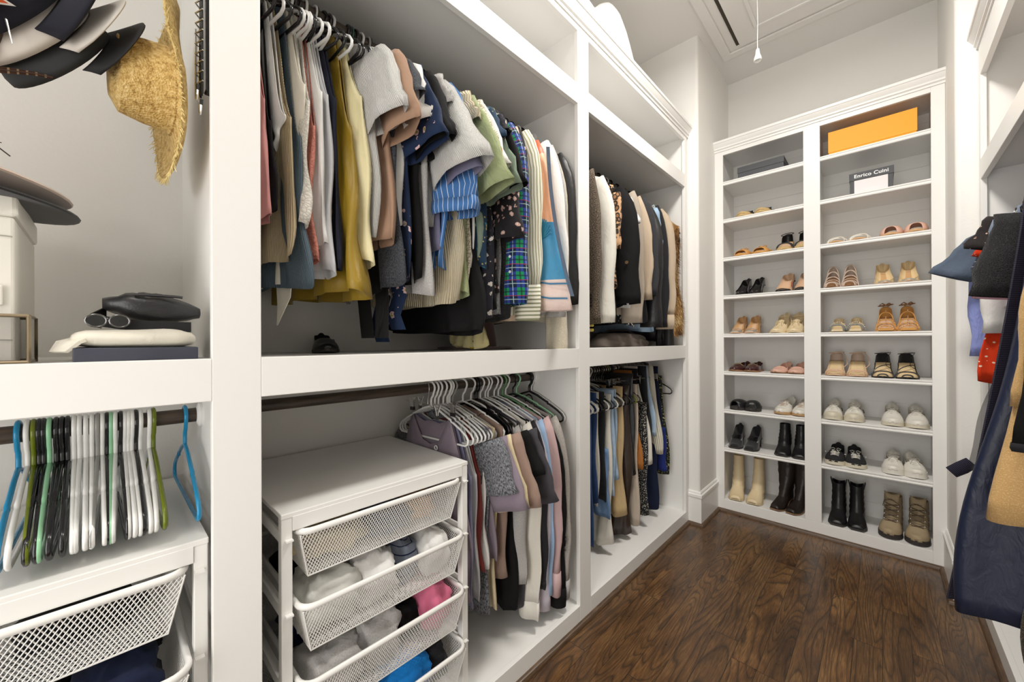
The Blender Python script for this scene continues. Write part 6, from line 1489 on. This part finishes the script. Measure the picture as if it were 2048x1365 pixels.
pair('sneaker', 'white and grey canvas sneakers with loose laces', 6, -.285, -.075, L=.25, W=.047, H=.062, op=.50, side=.045, up=S_['white'], sole=S_['dirty'], sole_t=.026, inner=S_['greige'], laces=(S_['white'], 6, .24, .50, 1.0), toecap=S_['dirty'],
     extra=lambda t, q: MB().tube([(s_*q['wd'](s)*.98, s*q['L'], q['el'](s)+q['st']+z) for s_ in (1,) for s, z in ((.30, .030), (.42, .04), (.5, .042))], .003, 5).build('side_trim', S_['sole'], t, world=False))
pair('sneaker', 'bulky white leather sneakers', 6, -.002, .208, L=.26, W=.050, H=.066, op=.52, side=.048, up=S_['white'], sole=S_['dirty'], sole_t=.022, inner=S_['greige'], laces=(S_['white'], 4, .32, .52, 1.0))
pair('skate_shoe', 'black and white skate shoes with a side stripe', 7, -.285, -.058, rzs=(-.05, .08), L=.25, W=.048, H=.058, op=.50, side=.042, up=S_['canvas'], sole=S_['dirty'], sole_t=.026, inner=S_['dirty'], laces=(S_['white'], 6, .24, .50, 1.0), extra=jag)
pair('platform_sneaker', 'white platform canvas sneakers', 7, -.002, .205, rzs=(-.02, .10), L=.24, W=.047, H=.058, op=.48, side=.040, up=S_['white'], sole=S_['white'], sole_t=.036, inner=S_['gum'], laces=(S_['white'], 5, .24, .48, 1.0))
pair('ankle_boot', 'black western ankle boots with pull tabs', 8, -.262, -.062, rzs=(.0, .04), L=.255, W=.044, toe='square', heel=.035, heelk='block', H=.062, up=S_['black'], sole=S_['sole'], sole_t=.008, kind='boot', shaft=(.245, .036, .046, .0, 'w'))
def hike_extra(t, q):
    L = q['L']; mb = MB()
    for k in range(5):
        z = .085+.027*k; y = L*(.36+.055*k); mb.tube([(-.026, y-.004, z-.006), (0, y-.010, z+.004), (.026, y-.004, z+.010)], .0026, 6); mb.tube([(.026, y-.004, z-.006), (0, y-.011, z+.006), (-.026, y-.004, z+.010)], .0026, 6)
    mb.tube([(0, L*.5, .205), (-.03, L*.40, .20), (-.035, L*.34, .17), (0, L*.40, .16)], .0022, 5); mb.tube([(0, L*.5, .205), (.035, L*.42, .19), (.04, L*.36, .165)], .0022, 5); mb.build('laces', S_['lacebr'], t, world=False)
    rows = []
    for j in range(7):
        v = j/6; rows.append([(u*(.022+.014*v), L*(.50+.10*v)-.006+.008*abs(u), .13+.115*v-.018*v*(1-abs(u))) for u in (-1, -.6, -.2, .2, .6, 1)])
    MB().loft(rows, False).build('tongue', S_['hike'], t, world=False, angle=180, solid=.006)
    mb = MB()
    for k in range(4):
        for s_ in (-1, 1): mb.ell((s_*.030, L*(.37+.055*k), .090+.026*k), (.005, .004, .004), 8, 5)
    mb.build('lace_hooks', chrome, t, world=False)
pair('hiking_boot', 'brown suede hiking boots with dark laces', 8, -.030, .205, rzs=(-.12, -.10), L=.27, W=.049, H=.078, up=S_['hike'], sole=S_['hikesole'], sole_t=.028, kind='boot', shaft=(.215, .042, .055, .004, 'p'), extra=hike_extra)
# boxes in the shoe cabinet
def lidbox(name, label, x0, x1, y0, y1, z, h, lid, mat, extra=None):
    t = thing(name, label, 'box', ((x0+x1)/2, (y0+y1)/2, z)); MB().box(x0+.003, x1-.003, y0+.003, y1-.003, z, z+h-.002).build('body', mat, t, smooth=False, bevel=.001)
    MB().box(x0, x1, y0, y1, z+h-lid, z+h).build('lid', mat, t, smooth=False, bevel=.001)
    if extra: extra(t)
    return t
g2 = plain('charcoal card', srgb(72, 74, 78), .6)
lidbox('shoe_box', 'flat charcoal box with a lid, alone on the top left shelf', -.775, -.485, FY+.0, FY+.25, SH[0]+.001, .080, .042, g2)
lidbox('orange_box', 'wide bright orange box on the top right shelf', -.246, .160, FY+.01, FY+.30, SH[0]+.001, .150, .135, plain('orange card', srgb(246, 166, 26), .55))
def lettered(t):
    c = bpy.data.curves.new('lettering', 'FONT'); c.body = 'Enrico Cuini'; c.size = .030; c.extrude = .0006; c.align_x = 'CENTER'; c.align_y = 'CENTER'; c.offset = .0006; c.space_character = 1.05
    o = bpy.data.objects.new('lettering', c); C.objects.link(o); dg = bpy.context.evaluated_depsgraph_get(); me = bpy.data.meshes.new_from_object(o.evaluated_get(dg)); bpy.data.objects.remove(o)
    o = bpy.data.objects.new('lettering', me); C.objects.link(o); me.materials.clear(); me.materials.append(plain('silver print', (.85, .85, .86), .4)); o.parent = t
    o.rotation_euler = (PI/2, 0, 0); o.location = (0, -.1105, .112)
    MB().box(-.078, .076, -.1095, -.109, .004, .086).build('paper_label', plain('white label', srgb(236, 226, 228), .5), t, world=False, smooth=False)
lidbox('shoe_box', 'charcoal shoe box with silver lettering and a white label', -.143, .062, FY+.02, FY+.24, SH[1]+.001, .135, .047, g2, lettered)
def one_shoe(): shoe('shoe', 'dark shoe lying on the shelf below the tie-waist dress', (-1.30, .50, 1.2655), 1.3, 'shoes under the tie-waist dress', L=.24, W=.040, H=.045, op=.45, side=.03, up=S_['black'], sole=S_['sole'], inner=S_['black'])
one_shoe()
